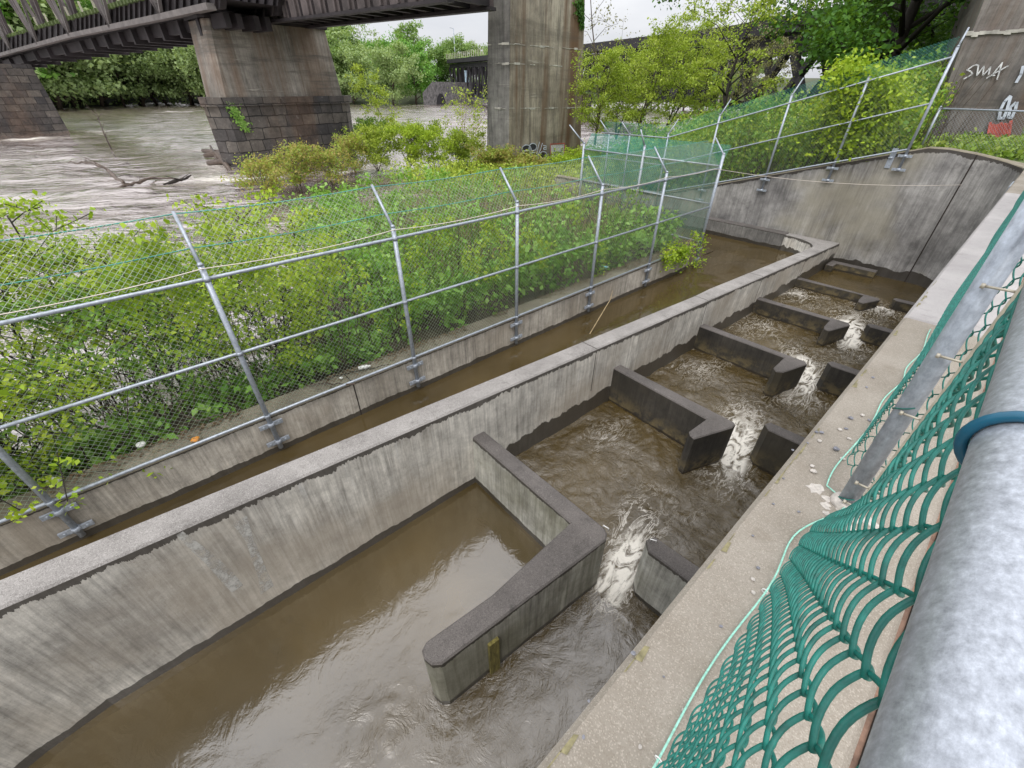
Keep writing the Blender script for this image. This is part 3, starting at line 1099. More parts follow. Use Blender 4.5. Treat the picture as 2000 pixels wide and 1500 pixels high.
def clamp(mb, x, y, z, ax):
    """two eared pipe clamp bolted to the wall; ax = wall direction, outward = face normal"""
    a = Vector(ax).normalized()
    mb.tube([(x, y, z - 0.035), (x, y, z + 0.035)], 0.047, 10)
    for s in (-1, 1):
        c = Vector((x, y, z)) + a * (s * 0.105)
        out = a.cross(Z)
        mb.beam(Vector((x, y, z)) + a * s * 0.04 - out * 0.0, Vector((x, y, z)) + a * s * 0.16, 0.03, 0.065)
        mb.tube([c - out * 0.025, c + out * 0.025], 0.014, 6)


def fence_post(parent, x, y, z0, z1, arm=None, r=0.034, clamps=(), ax=(0, 1, 0), mat=None):
    mb = MB()
    mb.tube([(x, y, z0), (x, y, z1)], r, 12)
    mb.tube([(x, y, z1), (x, y, z1 + 0.03)], [r + 0.005, r * 0.6], 12)
    po = mb.build('post', [mat or M['galv']], parent)
    if arm:
        ma = MB()
        ma.tube([(x, y, z1 - 0.02), arm], [0.024, 0.019], 8)
        ma.build('arm', [M['galv']], po)
    for cz in clamps:
        mc = MB()
        clamp(mc, x, y, cz, ax)
        mc.build('clamp', [M['galv']], po)
    return po


XF = -5.845


def left_fence():
    root = empty('chain_link_fence', (XF, 3, -2.38), 'long chain link fence with outward arms on the low canal wall before the brush', 'fence', 'chain link fences')
    ys = [-4.35, -1.93, 0.41, 2.84, 5.28, 7.68, 10.12, 12.88]
    for i, y in enumerate(ys):
        last = i == len(ys) - 1
        arm = (XF - 0.46, y, 0.40) if not last else (XF - 0.46, y + 0.25, 0.42)
        fence_post(root, XF, y, -2.96, -0.10 if not last else 0.08, arm, 0.034 if not last else 0.042, (-2.50, -2.83), (0, 1, 0))
    for z, r in ((-2.335, 0.021), (-1.275, 0.021), (-0.265, 0.023)):
        mb = MB()
        mb.tube([(XF - 0.012, -6.5, z), (XF - 0.012, 4.0, z), (XF - 0.012, 12.88, z)], r, 10)
        for y in ys:
            mb.tube([(XF, y - 0.03, z), (XF, y + 0.03, z)], r + 0.011, 10)
            mb.tube([(XF, y, z - 0.025), (XF, y, z + 0.025)], 0.041, 10)
        mb.build('rail', [M['galv']], root)
    chain_link('mesh', (XF - 0.05, -6.4, -2.34), (0, 1, 0), (0, 0, 1), 19.3, 2.1, 0.071, 0.0030, 3, M['wire_pale'], root)
    v = np.array([-0.46, 0, 0.62])
    v = v / np.linalg.norm(v)
    chain_link('overhang_mesh', (XF - 0.05, -6.4, -0.24), (0, 1, 0), v, 19.3, 0.76, 0.071, 0.0034, 3, M['wire_pale'], root)
    mb = MB()
    for f in (0.45, 1.0):
        q = np.array([XF - 0.05, 0, -0.24]) + v * 0.76 * f
        mb.tube([(q[0], yy, q[2] - 0.03 * abs(math.sin((yy - 0.41) / 2.43 * math.pi))) for yy in np.arange(-6.4, 12.9, 0.4)], 0.007, 5)
    mb.build('tension_wire', [M['wire_dark']], root)
    # cable strung along the posts and on to the wing wall and the walkway
    mb = MB()
    pts = []
    zz = lambda y: -0.12
    for a, b in zip(ys[:-1], ys[1:]):
        for t in np.linspace(0, 1, 7)[:-1]:
            y = a + (b - a) * t
            pts.append((XF + 0.04, y, -0.13 - 0.05 * 4 * t * (1 - t) * (0.5 + 0.5 * (a > -2)) - 0.09 * max(0, (y - 2.8) / 10)))
    pts.append((XF + 0.05, 12.88, -0.3))
    tgt = (-1.15, 16.97, -0.55)
    for t in np.linspace(0.1, 1, 8):
        pts.append((XF + (tgt[0] - XF) * t, 12.88 + (tgt[1] - 12.88) * t, -0.3 + (tgt[2] + 0.3) * t - 0.15 * 4 * t * (1 - t)))
    mb.tube(pts, 0.006, 5)
    tag(mb.build('cable', [M['rope']]), 'thin pale cable strung along the fence posts and over to the wing wall', 'cable')
    # end fence turning toward the river
    r2 = empty('chain_link_fence', (-8.4, 12.9, -2.5), 'short dark green chain link fence closing the end of the brush strip', 'fence', 'chain link fences')
    for x in (-8.40, -10.85):
        fence_post(r2, x, 12.93, -2.9, -0.02 if x < -10 else 0.08, (x - (0.45 if x < -10 else 0.12), 12.75 if x > -10 else 12.6, 0.52), 0.04)
    for z in (-0.22, -1.21, -2.3):
        mb = MB()
        mb.tube([(XF, 12.92, z), (-10.85, 12.92, z + 0.03)], 0.021, 8)
        mb.build('rail', [M['galv']], r2)
    chain_link('mesh', (-10.85, 12.95, -2.35), (1, 0, 0), (0, 0, 1), 5.0, 2.15, 0.071, 0.0058, 3, M['wire_dark'], r2)
    chain_link('overhang_mesh', (-10.85, 12.95, -0.2), (1, 0, 0), (0.0, 0.45, 0.62), 5.0, 0.76, 0.071, 0.0070, 3, M['wire_dark'], r2)


left_fence()


def wing_fence():
    root = empty('chain_link_fence', (-6, 17, -1), 'chain link fence climbing the sloping top of the wing wall before the hillside brush', 'fence', 'chain link fences')
    yf = 16.93
    P = [(-2.60, -0.32, 2.38, (-2.60, 17.12, 2.75)), (-4.20, -0.80, 1.80, None), (-6.04, -1.38, 1.38, (-6.0, 17.3, 1.80)), (-8.17, -1.9, 0.77, (-8.1, 17.3, 1.24)), (-10.03, -2.5, 0.10, (-9.95, 17.3, 0.58)), (-11.8, -2.5, 0.0, (-12.2, 16.8, 0.42)), (-12.85, -2.5, -0.05, (-13.3, 16.8, 0.42))]
    for x, z0, z1, arm in P:
        wt = wing_top(x)
        fence_post(root, x, yf, z0, z1, arm, 0.034, (wt - 0.12, wt - 0.46) if x > -9 else (), (1, 0, 0))

    def lin(z_at, slope):
        return lambda x: z_at + slope * max(x, -10.05)
    for z0, sl, r in ((0.97, 0.296, 0.022), (1.985, 0.294, 0.019), (2.958, 0.297, 0.021)):
        if z0 == 0.97:
            f = lambda x: wing_top(x) + 0.05
        else:
            f = lambda x, z0=z0, sl=sl: z0 + sl * max(x, -10.05)
        mb = MB()
        mb.tube([(-13.2, yf - 0.02, f(-13.2)), (-10.05, yf - 0.02, f(-10.05)), (-6.0, yf - 0.02, f(-6.0)), (-2.62, yf - 0.02, f(-2.62))], r, 8)
        mb.build('rail', [M['galv']], root)
    v = np.array([0, 0, 1.0])
    chain_link('mesh', (-10.05, yf + 0.04, wing_top(-10.05) + 0.05), (1, 0, 0.296), v, 7.7, 2.0, 0.071, 0.0019, 3, M['wire_pale'], root)
    chain_link('overhang_mesh', (-10.05, yf + 0.04, wing_top(-10.05) + 2.05), (1, 0, 0.296), (0, 0.45, 0.75), 7.7, 0.6, 0.071, 0.0028, 3, M['wire_dark'], root)
    chain_link('level_mesh', (-13.2, yf + 0.04, -2.0), (1, 0, 0), (0, 0, 1), 3.2, 2.4, 0.071, 0.0052, 3, M['wire_dark'], root)
    # low fence on top, to the right
    r2 = empty('chain_link_fence', (0, 18, 0.1), 'low galvanised chain link fence in front of the graffiti marked pier', 'fence', 'chain link fences')
    for x in (-2.5, 0.9, 4.0):
        fence_post(r2, x, 17.95, 0.0, 1.12, None, 0.03)
    mb = MB()
    mb.tube([(-2.5, 17.95, 1.09), (6.0, 17.95, 1.0)], 0.022, 8)
    mb.build('rail', [M['galv']], r2)
    chain_link('mesh', (-2.5, 17.98, 0.12), (1, 0, -0.008), (0, 0, 1), 8, 0.95, 0.071, 0.003, 3, M['galv'], r2)


wing_fence()


# ------------------------------------------------------------------ near railing with its teal mesh
XM, XRAIL, ZRAIL, RRAIL = 0.083, 0.0945, 1.312, 0.0325


def near_fence():
    root = empty('chain_link_fence', (0.08, 2, 0), 'low chain link railing with teal mesh and thick galvanised top rail beside the viewer', 'fence', 'chain link fences')
    mb = MB()
    mb.tube([(XRAIL, y, ZRAIL) for y in np.linspace(-1.0, 15.8, 40)], RRAIL, 40)
    rail = mb.build('top_rail', [M['rail']], root)
    # blue tie wires looped over the rail
    for y, z in ((0.455, 0), (3.4, 0), (5.6, 0)):
        mt = MB()
        pts = []
        for a in np.linspace(-60, 250, 26):
            pts.append((XRAIL + (RRAIL + 0.0048) * math.cos(R(a)), y + 0.014 * (a - 90) / 160, ZRAIL + (RRAIL + 0.0048) * math.sin(R(a))))
        mt.tube(pts, 0.0045, 10)
        mt.build('tie_wire', [M['bluewire']], rail)
    # terminal post with tension bar, bands and bolts
    PR = 0.0335

    def post_x(z):
        return 0.084 - 0.030 * z                       # the posts lean a little toward the water
    for k, yy in enumerate((1.955, 10.2, 15.0)):
        mp = MB()
        mp.tube([(post_x(z), yy, z) for z in (-0.02, 0.6, ZRAIL + 0.02)], PR, 24)
        po = mp.build('post', [M['galv']], root)
        if k == 0:
            mg = MB()
            for _ in range(16):
                a, rr = random.random() * 6.28, 0.02 + 0.13 * random.random()
                cx, cy = post_x(0) - 0.02 + rr * math.cos(a), yy - 0.02 + rr * math.sin(a)
                q = random.uniform(0.012, 0.035)
                hh = random.uniform(0.001, 0.004)
                ring_ = [(cx + q * random.uniform(0.5, 1.3) * math.cos(t), cy + q * random.uniform(0.5, 1.3) * math.sin(t), hh) for t in np.linspace(0, 6.28, 12)[:-1]]
                mg.add(ring_ + [(x_, y_, -0.001) for x_, y_, _z in ring_], [tuple(range(11))] + [(i, 11 + i, 11 + (i + 1) % 11, (i + 1) % 11) for i in range(11)])
            mg.tube([(post_x(0), yy, -0.01), (post_x(0), yy, 0.02), (post_x(0), yy, 0.035)], [PR + 0.03, PR + 0.022, PR + 0.004], 16)
            mg.build('grout', [M['gravel_pale']], po)
            mbr = MB()
            mbr.beam((0.128, yy - 0.055, 0.03), (0.128, yy - 0.055, ZRAIL - 0.06), 0.024, 0.007, 0, (0, 1, 0))
            mbr.build('tension_bar', [M['bar']], po)
            for bz in (0.05, 0.17, 0.55, 0.80, 1.05):
                m2 = MB()
                m2.tube([(post_x(bz) - 0.004, yy - 0.047, bz), (0.130, yy - 0.050, bz + 0.004)], 0.0045, 6)
                m2.tube([(post_x(bz) - 0.012, yy - 0.047, bz), (post_x(bz) - 0.002, yy - 0.047, bz)], 0.009, 6)
                m2.build('band_bolt', [M['bar']], po)
            for z0, a0 in ((0.52, 90), (0.012, 60)):
                mw = MB()
                mw.tube([(post_x(z0) + (PR + 0.003) * math.cos(R(a)), yy + (PR + 0.003) * math.sin(R(a)), z0 + 0.0004 * (a - 150)) for a in range(a0, 315, 15)], 0.0028, 6)
                mw.build('post_tie', [M['wire_near']], po)
    d = 0.098

    def foot_x(y):
        # the loose foot of the mesh bellies out toward the water between the posts
        return 0.018 + 0.09 * np.exp(-((y - 1.955) / 0.22) ** 2) * (y < 1.97) + 0.010 * np.sin(y * 2.1)

    def sag(p):
        y, z = p[..., 1], p[..., 2]
        far = np.clip((y - 1.95) / 0.3, 0, 1)
        base = foot_x(y) + (XM - foot_x(y)) * np.clip(z / 1.28, 0, 1) ** (0.62 + 0.75 * far)
        # near the terminal post the mesh is drawn across to the tension bar
        bar = np.minimum(0.069 * y + 0.006, 0.135)
        w = np.clip((z - (1.42 - 0.82 * y)) / 0.30, 0, 1)
        w = w * w * (3 - 2 * w) * (1 - far)
        p = p.copy()
        p[..., 0] = p[..., 0] - XM + base + np.maximum(0, bar - base) * w
        return p
    chain_link('mesh', (XM, -0.35, 0.012), (0, 1, 0), (0, 0, 1), 2.24, 1.29, d, 0.0027, 8, M['wire_near'], root, 0.0085, 10, sag)
    chain_link('far_mesh', (XM, 1.985, 0.012), (0, 1, 0), (0, 0, 1), 4.2, 1.29, d, 0.0025, 6, M['wire_near'], root, 0.008, 6, sag)
    chain_link('end_mesh', (XM, 6.2, 0.012), (0, 1, 0), (0, 0, 1), 9.4, 1.29, d, 0.0025, 4, M['wire_near'], root, 0.007, 4, sag)
    # pale cord laced along the foot of the mesh
    mc = MB()
    pts = []
    for y in np.arange(-0.3, 4.4, 0.045):
        s = 0.5 + 0.5 * math.sin(y * 9.1 + 0.8 * math.sin(y * 3.7))
        pts.append((float(foot_x(y)) - 0.006 - 0.022 * s, y, 0.010 + 0.012 * (1 - s)))
    mc.tube(pts, 0.0034, 7)
    mc.build('cord', [M['cord']], root)
    for y in (0.53, 1.25):
        mr = MB()
        mr.tube([(float(foot_x(y)) - 0.01 + 0.010 * math.cos(a), y + 0.004, 0.012 + 0.010 * math.sin(a)) for a in np.linspace(0, 6.0, 12)], 0.0022, 6)
        mr.build('cord_ring', [M['white']], root)


near_fence()


# ------------------------------------------------------------------ piers and bridges
BU = np.array([-0.20, 0.98, 0.0]); BU /= np.linalg.norm(BU)      # along the river, across the bridge
BN = np.array([BU[1], -BU[0], 0.0])                              # bridge axis, toward the viewer's bank


def pier_mats():
    ash = masonry_mat()
    up = concrete_wall('pier_concrete', (0.15, 0.138, 0.12), (0.32, 0.295, 0.26), (0.08, 0.072, 0.062), streak=0.5, rust=0.50, blotch=1.0, board=0.8, gs=0.32)
    return up, ash


def masonry_mat():
    m, nt, b, _ = new_mat('dark_ashlar')
    k = NT(nt)
    tc = k.n('ShaderNodeAttribute', attribute_name='uvw')
    p = k.pos()
    br = k.n('ShaderNodeTexBrick')
    br.inputs['Scale'].default_value = 1.0
    br.inputs['Brick Width'].default_value = 1.15
    br.inputs['Row Height'].default_value = 0.62
    br.inputs['Mortar Size'].default_value = 0.03
    br.inputs['Mortar Smooth'].default_value = 0.3
    br.inputs['Color1'].default_value = (0.045, 0.042, 0.043, 1)
    br.inputs['Color2'].default_value = (0.12, 0.105, 0.09, 1)
    br.offset_frequency = 2
    br.squash = 0.72
    br.squash_frequency = 3
    br.inputs['Mortar'].default_value = (0.018, 0.016, 0.015, 1)
    # lay the courses along the pier's long face
    cx = k.n('ShaderNodeVectorMath', operation='DOT_PRODUCT')
    cx.inputs[1].default_value = tuple(BU + 0.8 * BN)
    k.l(p, cx.inputs[0])
    cb = k.n('ShaderNodeCombineXYZ')
    k.l(cx.outputs['Value'], cb.inputs[0])
    k.l(k.sep(p)[2], cb.inputs[1])
    nz = k.n('ShaderNodeTexNoise')
    nz.inputs['Scale'].default_value = 1.9
    k.l(p, nz.inputs['Vector'])
    va = k.n('ShaderNodeMix'); va.data_type = 'VECTOR'
    va.inputs['Factor'].default_value = 0.13
    k.l(cb.outputs[0], va.inputs['A'])
    k.l(nz.outputs['Color'], va.inputs['B'])
    k.l(va.outputs['Result'], br.inputs['Vector'])
    col = br.outputs['Color']
    rs = k.math('MULTIPLY', k.step(k.noise(p, 1.0, 4, 0.55, (0.28, 0.28, 0.06)), 0.48, 0.64), 0.45)
    col = k.mix(rs, col, (0.115, 0.068, 0.042))
    col = k.mix(k.math('MULTIPLY', k.step(k.noise(p, 2.6, 6, 0.7), 0.6, 0.7), 0.4), col, (0.25, 0.235, 0.21))
    col = k.mix(k.math('MULTIPLY', k.step(k.noise(p, 0.8, 6, 0.7), 0.5, 0.7), 0.6), col, (0.03, 0.028, 0.028))
    col = k.mix(1.0, col, k.ramp(k.noise(p, 1.1, 9, 0.8), [(0.3, 0.5), (0.5, 1.0), (0.7, 1.6)]), 'MULTIPLY')
    k.l(col, b.inputs['Base Color'])
    b.inputs['Roughness'].default_value = 0.9
    k.bump(k.math('SUBTRACT', k.noise(p, 6, 5, 0.6), k.math('MULTIPLY', br.outputs['Fac'], 1.5)), 0.7, 0.05, b)
    return m


def prism_levels(mb, levels, mats):
    """levels: list of (z, [(x,y)...]) equal length outlines, bottom to top"""
    for (z0, a), (z1, b), mt in zip(levels[:-1], levels[1:], mats):
        n = len(a)
        for i in range(n):
            j = (i + 1) % n
            mb.add([(*a[i], z0), (*a[j], z0), (*b[j], z1), (*b[i], z1)], [(0, 1, 2, 3)], mt)
    z, a = levels[-1]
    mb.add([(*p, z) for p in a], [tuple(range(len(a)))], mats[-1])


M['pier'], M['ashlar'] = pier_mats()
M['pier_pale'] = concrete_wall('tall_pier_concrete', (0.19, 0.158, 0.12), (0.46, 0.405, 0.33), (0.075, 0.063, 0.05), streak=0.8, rust=0.95, blotch=1.0, board=0.4, gs=0.32)
M['pier_end'] = concrete_wall('pier_end_concrete', (0.16, 0.152, 0.145), (0.40, 0.385, 0.35), (0.065, 0.06, 0.056), streak=0.8, rust=0.0, blotch=1.0, board=0.4, gs=0.32)
M['pier_dark'] = concrete_wall('near_pier_concrete', (0.105, 0.094, 0.088), (0.235, 0.215, 0.20), (0.05, 0.043, 0.039), streak=0.6, rust=0.4, blotch=1.0, board=0.6, gs=0.45)


def v2(p):
    return np.array([p[0], p[1]])


def piers():
    # --- middle river pier: ashlar foot with cutwater, concrete shaft
    C = np.array([-38.6, 11.0, 0])
    P = lambda x, y: at_plane(x, y, C, BN)
    bl, br_ = P(478, 322), P(691, 318)
    ml, mr = P(441, 190), P(668, 186)
    tl, tr = P(409, 42), P(633, 53)
    zb, zm, zt = -4.0, float(P(441, 188)[2]), float((tl[2] + tr[2]) / 2)
    back = -BN[:2] * 3.0
    nose = -BU[:2] * 0.9 - BN[:2] * 1.2

    def ring(l, r, nz=1.0):
        l, r = v2(l), v2(r)
        return [tuple(l), tuple(r), tuple(r + back * 0.5 + BU[:2] * 1.4 * nz), tuple(r + back), tuple(l + back), tuple(l + nose * nz)]
    root = empty('bridge_pier', (*C[:2], zb), 'river pier, dark stone courses below and brown stained concrete above, left of centre', 'bridge pier', 'piers of the old railway bridge')
    mb = MB()
    prism_levels(mb, [(zb, ring(bl, br_)), (zm - 0.55, ring(ml - BU * 0.22, mr + BU * 0.22)), ], [0])
    mb.build('stone_base', [M['ashlar']], root)
    mb = MB()
    prism_levels(mb, [(zm - 0.56, ring(ml - BU * 0.42 + BN * 0.14, mr + BU * 0.42 + BN * 0.14)), (zm - 0.06, ring(ml - BU * 0.42 + BN * 0.14, mr + BU * 0.42 + BN * 0.14))], [0])
    mb.build('stone_course', [M['ashlar']], root)
    mb = MB()
    prism_levels(mb, [(zm - 0.06, ring(ml, mr, 0.25)), (zt, ring(tl, tr, 0.25))], [0])
    mb.build('shaft', [M['pier']], root)
    mb = MB()
    e1, e2 = tl - BU * 0.3 + BN * 0.2, tr + BU * 0.1 + BN * 0.2
    prism_levels(mb, [(zt, ring(e1, e2, 0.3)), (zt + 0.35, ring(e1, e2, 0.3))], [0])
    mb.build('cap', [M['steel']], root)
    # vine hanging on the stone
    pv = []
    for _ in range(330):
        t = random.random()
        x, y = 447 + t * 34 + random.gauss(0, 3 + 3 * abs(math.sin(t * 9))), 203 + t * 50 + random.gauss(0, 5)
        pv.append(P(x, y) + BN * 0.12)
    leaves('vine', np.array(pv), 0.15, M['lf_knot'], root, flat=BN)
    # --- left river pier
    C1 = at_z(131, 258, Z_RIVER)
    P1 = lambda x, y: at_plane(x, y, C1, BN)
    r0 = P1(131, 260)
    t0 = P1(60, 126)
    root = empty('bridge_pier', (C1[0], C1[1], -4), 'dark brown stone pier at the left edge standing in the river', 'bridge pier', 'piers of the old railway bridge')
    mb = MB()
    lft = v2(r0) - BU[:2] * 14
    bk = -BN[:2] * 5
    t2 = v2(t0)
    prism_levels(mb, [(-4.0, [tuple(lft), tuple(v2(r0) + BU[:2] * 0.3), tuple(v2(r0) + bk), tuple(lft + bk)]),
                      (float(t0[2]), [tuple(lft + BU[:2] * 1.5), tuple(t2), tuple(t2 + bk), tuple(lft + BU[:2] * 1.5 + bk)])], [0])
    mb.build('stone_body', [M['ashlar']], root)
    # --- tall concrete pier beside the graffiti
    C3 = at_z(993, 336, -3.0)
    P3 = lambda x, y: at_plane(x, y, C3, BN)
    E3 = lambda x, y: at_plane(x, y, C3, BU)
    bl, br_ = P3(993, 330), P3(1134, 312)
    tl, tr = P3(997, 0), P3(1141, 10)
    el, et = E3(950, 330), E3(955, 0)
    zt3 = float(tl[2]) + 1.1
    root = empty('bridge_pier', (C3[0], C3[1], -3.6), 'tall tan and grey concrete pier with rust runs and painted tags at its foot', 'bridge pier', 'piers of the old railway bridge')
    mb = MB()
    lb = [tuple(v2(bl)), tuple(v2(br_)), tuple(v2(br_) + v2(el) - v2(bl)), tuple(v2(el))]
    lt = [tuple(v2(tl)), tuple(v2(tr)), tuple(v2(tr) + v2(et) - v2(tl)), tuple(v2(et))]
    n = 4
    z0 = -3.8
    for i in range(4):
        j = (i + 1) % 4
        mb.add([(*lb[i], z0), (*lb[j], z0), (*lt[j], zt3), (*lt[i], zt3)], [(0, 1, 2, 3)], 1 if i == 3 else 0)
    mb.add([(*p, zt3) for p in lt], [(0, 1, 2, 3)], 0)
    # lift lines: thin proud ridges where the pours met
    mb.build('shaft', [M['pier_pale'], M['pier_end']], root)
    for y0, y1, ye in ((212, 210, 209), (124, 131, 124), (85, 97, 88)):
        ml = MB()
        a, b = P3(994, y0) + BN * 0.005, P3(1136, y1) + BN * 0.005
        c = E3(953, ye) - BU * 0.005
        for p_, q_, n_ in ((a, b, 16), (a - BU * 0.012, c, 6)):
            for i in range(n_):
                if random.random() < 0.30:
                    continue
                ml = MB()
                up_ = np.array([0, 0, random.uniform(-0.02, 0.02)])
                ml.beam(p_ + (q_ - p_) * i / n_ + up_, p_ + (q_ - p_) * (i + 1) / n_ + up_, 0.015, random.choice((0.02, 0.035, 0.06, 0.11)))
                ml.build('lift_line', [M['lime']], root)
    bn = BN * 0.05

    def strokes(name, lines, w, mat, plane, off, parent):
        g = MB()
        for ln in lines:
            pts = [plane(*q) + off for q in ln]
            for a, b in zip(pts[:-1], pts[1:]):
                d_ = b - a
                L_ = np.linalg.norm(d_)
                if L_ < 1e-4:
                    continue
                g.beam(a - d_ / L_ * w * 0.3, b + d_ / L_ * w * 0.3, w, 0.012, 0, tuple(off / np.linalg.norm(off)))
        return g.build(name, [mat], parent)

    def circ(cx, cy, r, a0=0, a1=360, n=14, sy=1.0):
        return [(cx + r * math.cos(R(a)), cy + r * sy * math.sin(R(a))) for a in np.linspace(a0, a1, n)]
    z3 = lambda pts: [(850 + x / 5, 180 + y / 5) for x, y in pts]
    fills = MB()
    for cx, cy, r in ((885, 560, 44), (948, 535, 34), (888, 622, 52), (958, 632, 42), (1050, 612, 20)):
        pts = [P3(*q) + BN * 0.045 for q in z3(circ(cx, cy, r))[:-1]]
        fills.add(pts, [tuple(range(len(pts)))])
    fills.build('graffiti_fill', [M['paint_black']], root)
    strokes('graffiti_tag', [z3(circ(885, 560, 46, 90, 400)), z3(circ(948, 535, 36, -220, 120)), z3(circ(888, 624, 55, -190, 80)), z3(circ(958, 632, 44, -150, 100)), z3(circ(1050, 612, 34, -150, 130)),
                              z3([(1012, 488), (992, 560), (985, 660)]), z3([(1040, 500), (1022, 560), (1000, 610)]), z3([(1050, 520), (1078, 525), (1078, 560), (1052, 556), (1055, 540), (1078, 542)]), z3([(905, 545), (935, 660), (905, 672)])], 0.06, M['paint_blue'], P3, BN * 0.06, root)
    # painted board leaning on the pier
    bd = empty('sign_board', tuple(P3(1086, 318) + BN * 0.1), 'white board with red border and scrawled black marks leaning on the tall pier', 'sign')
    q = [P3(*z3([c])[0]) + BN * 0.10 for c in ((1113, 508), (1252, 500), (1242, 668), (1120, 672))]
    qb = [p - BN * 0.04 for p in q]
    g = MB()
    g.add(q + qb, [(0, 1, 2, 3)[::-1], (4, 5, 6, 7), (0, 1, 5, 4), (1, 2, 6, 5), (2, 3, 7, 6), (3, 0, 4, 7)])
    g.build('board', [M['paint_white']], bd)
    g = MB()
    for a, b in zip(q, q[1:] + q[:1]):
        g.beam(a + BN * 0.006, b + BN * 0.006, 0.07, 0.012, 0, tuple(BN))
    g.build('border', [M['paint_red']], bd)
    P3b = lambda x, y: P3(x, y) + BN * 0.11
    strokes('scrawl', [z3([(1145, 545), (1165, 610), (1182, 655)]), z3([(1232, 545), (1205, 600), (1182, 655)]), z3(circ(1172, 605, 22, 150, 400)), z3(circ(1205, 605, 22, 150, 400))], 0.035, M['paint_black'], P3b, BN * 0.012, bd)
    # red scrawl on the pier's end face
    strokes('red_tag', [z3(l) for l in ([(515, 590), (650, 580)], [(525, 610), (600, 640)], [(545, 595), (575, 690)], [(585, 590), (600, 700)], [(620, 590), (628, 720)], [(655, 590), (630, 660)], [(560, 640), (640, 640)], [(530, 575), (640, 600)])], 0.10, M['paint_red'], E3, -BU * 0.05, root)
    strokes('white_tag', [z3(l) for l in ([(560, 610), (590, 650)], [(650, 620), (628, 690)], [(600, 640), (612, 700)])], 0.05, M['paint_white'], E3, -BU * 0.065, root)
    # ivy at the pier's top corner
    pv = []
    for _ in range(700):
        t = random.random()
        pv.append(P3(1138 - abs(random.gauss(0, 8 * (1 - t * 0.6))), 2 + t * 52 + random.gauss(0, 3)) + BN * random.random() * 0.15)
    leaves('ivy', np.array(pv), 0.16, M['lf_maple'], root, flat=BN)
    # --- near pier on the right bank
    C4 = np.array([-0.4, 22.6, 0])
    E4 = lambda x, y: at_plane(x, y, C4, BU)
    bl, br_ = E4(1822, 240), E4(1990, 255)
    m1, m2 = E4(1887, 66), E4(2004, 62)
    tl, tr = E4(1912, 0), E4(2040, -4)
    dpt = BU[:2] * 12
    root = empty('bridge_pier', (C4[0], C4[1], 0), 'dark stained concrete pier on the right bank with a white SWA tag', 'bridge pier', 'piers of the old railway bridge')
    mb = MB()
    zb4, zm4, zt4 = -0.2, float(m1[2]), float(tl[2])
    s = (tl - m1) / (zt4 - zm4)
    ZT = zm4 + 9
    ex = lambda a, b, z: v2(a + (b - a) * ((z - a[2]) / (b[2] - a[2])))
    b0, b1 = ex(bl, m1, zb4), ex(br_, m2, zb4)
    b1 = b0 + (b1 - b0)
    wid = BN[:2] * float(np.linalg.norm(v2(br_) - v2(bl)))
    c0 = ex(m1, tl, ZT)
    w0, w1, w2 = np.linalg.norm(v2(br_) - v2(bl)), np.linalg.norm(v2(br_) - v2(bl)) * 0.9, np.linalg.norm(v2(br_) - v2(bl)) * 0.8
    L0 = b0; L1 = v2(m1); L2 = c0
    A = lambda L, w: [tuple(L), tuple(L + BN[:2] * w), tuple(L + BN[:2] * w + dpt), tuple(L + dpt)]
    ec = float(np.linalg.norm(v2(E4(1985, 215)) - v2(E4(1832, 205))))
    prism_levels(mb, [(zb4, A(L0, ec + 0.35)), (zm4, A(L1, ec + 0.1))], [0])
    mb.build('shaft', [M['pier_dark']], root)
    mb = MB()
    prism_levels(mb, [(zm4, A(L1 + np.array([0.12, 0.05]), ec - 0.1)), (ZT, A(L2 + np.array([0.12, 0.05]), ec - 0.4))], [0])
    mb.build('upper_shaft', [M['pier_dark']], root)
    e0_, e1_ = np.append(L1, zm4) - BU * 0.02, np.append(L1 + BN[:2] * (ec + 0.1), zm4) - BU * 0.02
    for i in range(14):
        t0_, t1_ = i / 14, (i + 1.05) / 14
        g = MB()
        dz = np.array([0, 0, random.uniform(-0.03, 0.02)])
        g.beam(e0_ + (e1_ - e0_) * t0_ + dz, e0_ + (e1_ - e0_) * min(1, t1_) + dz, 0.05, random.uniform(0.05, 0.13))
        g.build('lime_ledge', [M['lime']], root)
    zz = lambda pts: [(1780 + x / 4.686, y / 4.686) for x, y in pts]
    strokes('graffiti_tag', [zz(l) for l in ([(592, 592), (560, 605), (508, 640), (545, 655), (556, 678), (520, 700), (480, 722)], [(592, 592), (612, 600), (598, 690), (635, 640), (662, 608), (652, 690), (700, 640), (722, 612), (705, 680)], [(688, 715), (760, 670), (880, 604)], [(782, 728), (805, 650), (828, 574), (790, 620), (735, 690), (760, 690)])], 0.034, M['paint_white'], E4, -BU * 0.06, root)
    [strokes('white_tag', [zz(l)], 0.07, M['paint_blue'], E4, -BU * 0.06, root) for l in ([(900, 880), (850, 930), (815, 1000), (800, 1080), (840, 1080), (870, 1010), (905, 890)], [(950, 940), (905, 980), (885, 1070), (915, 1075), (950, 1000), (962, 940)], [(1020, 610), (1000, 680), (960, 750)])]
    strokes('red_patch', [[(1934 + dx, 236 + random.uniform(0, 9)), (1930 + dx, 262), (1924 + dx, 280 + random.uniform(-8, 10))] for dx in range(0, 42, 4)], 0.07, M['paint_red'], E4, -BU * 0.06, root)
    return tl, P, P1


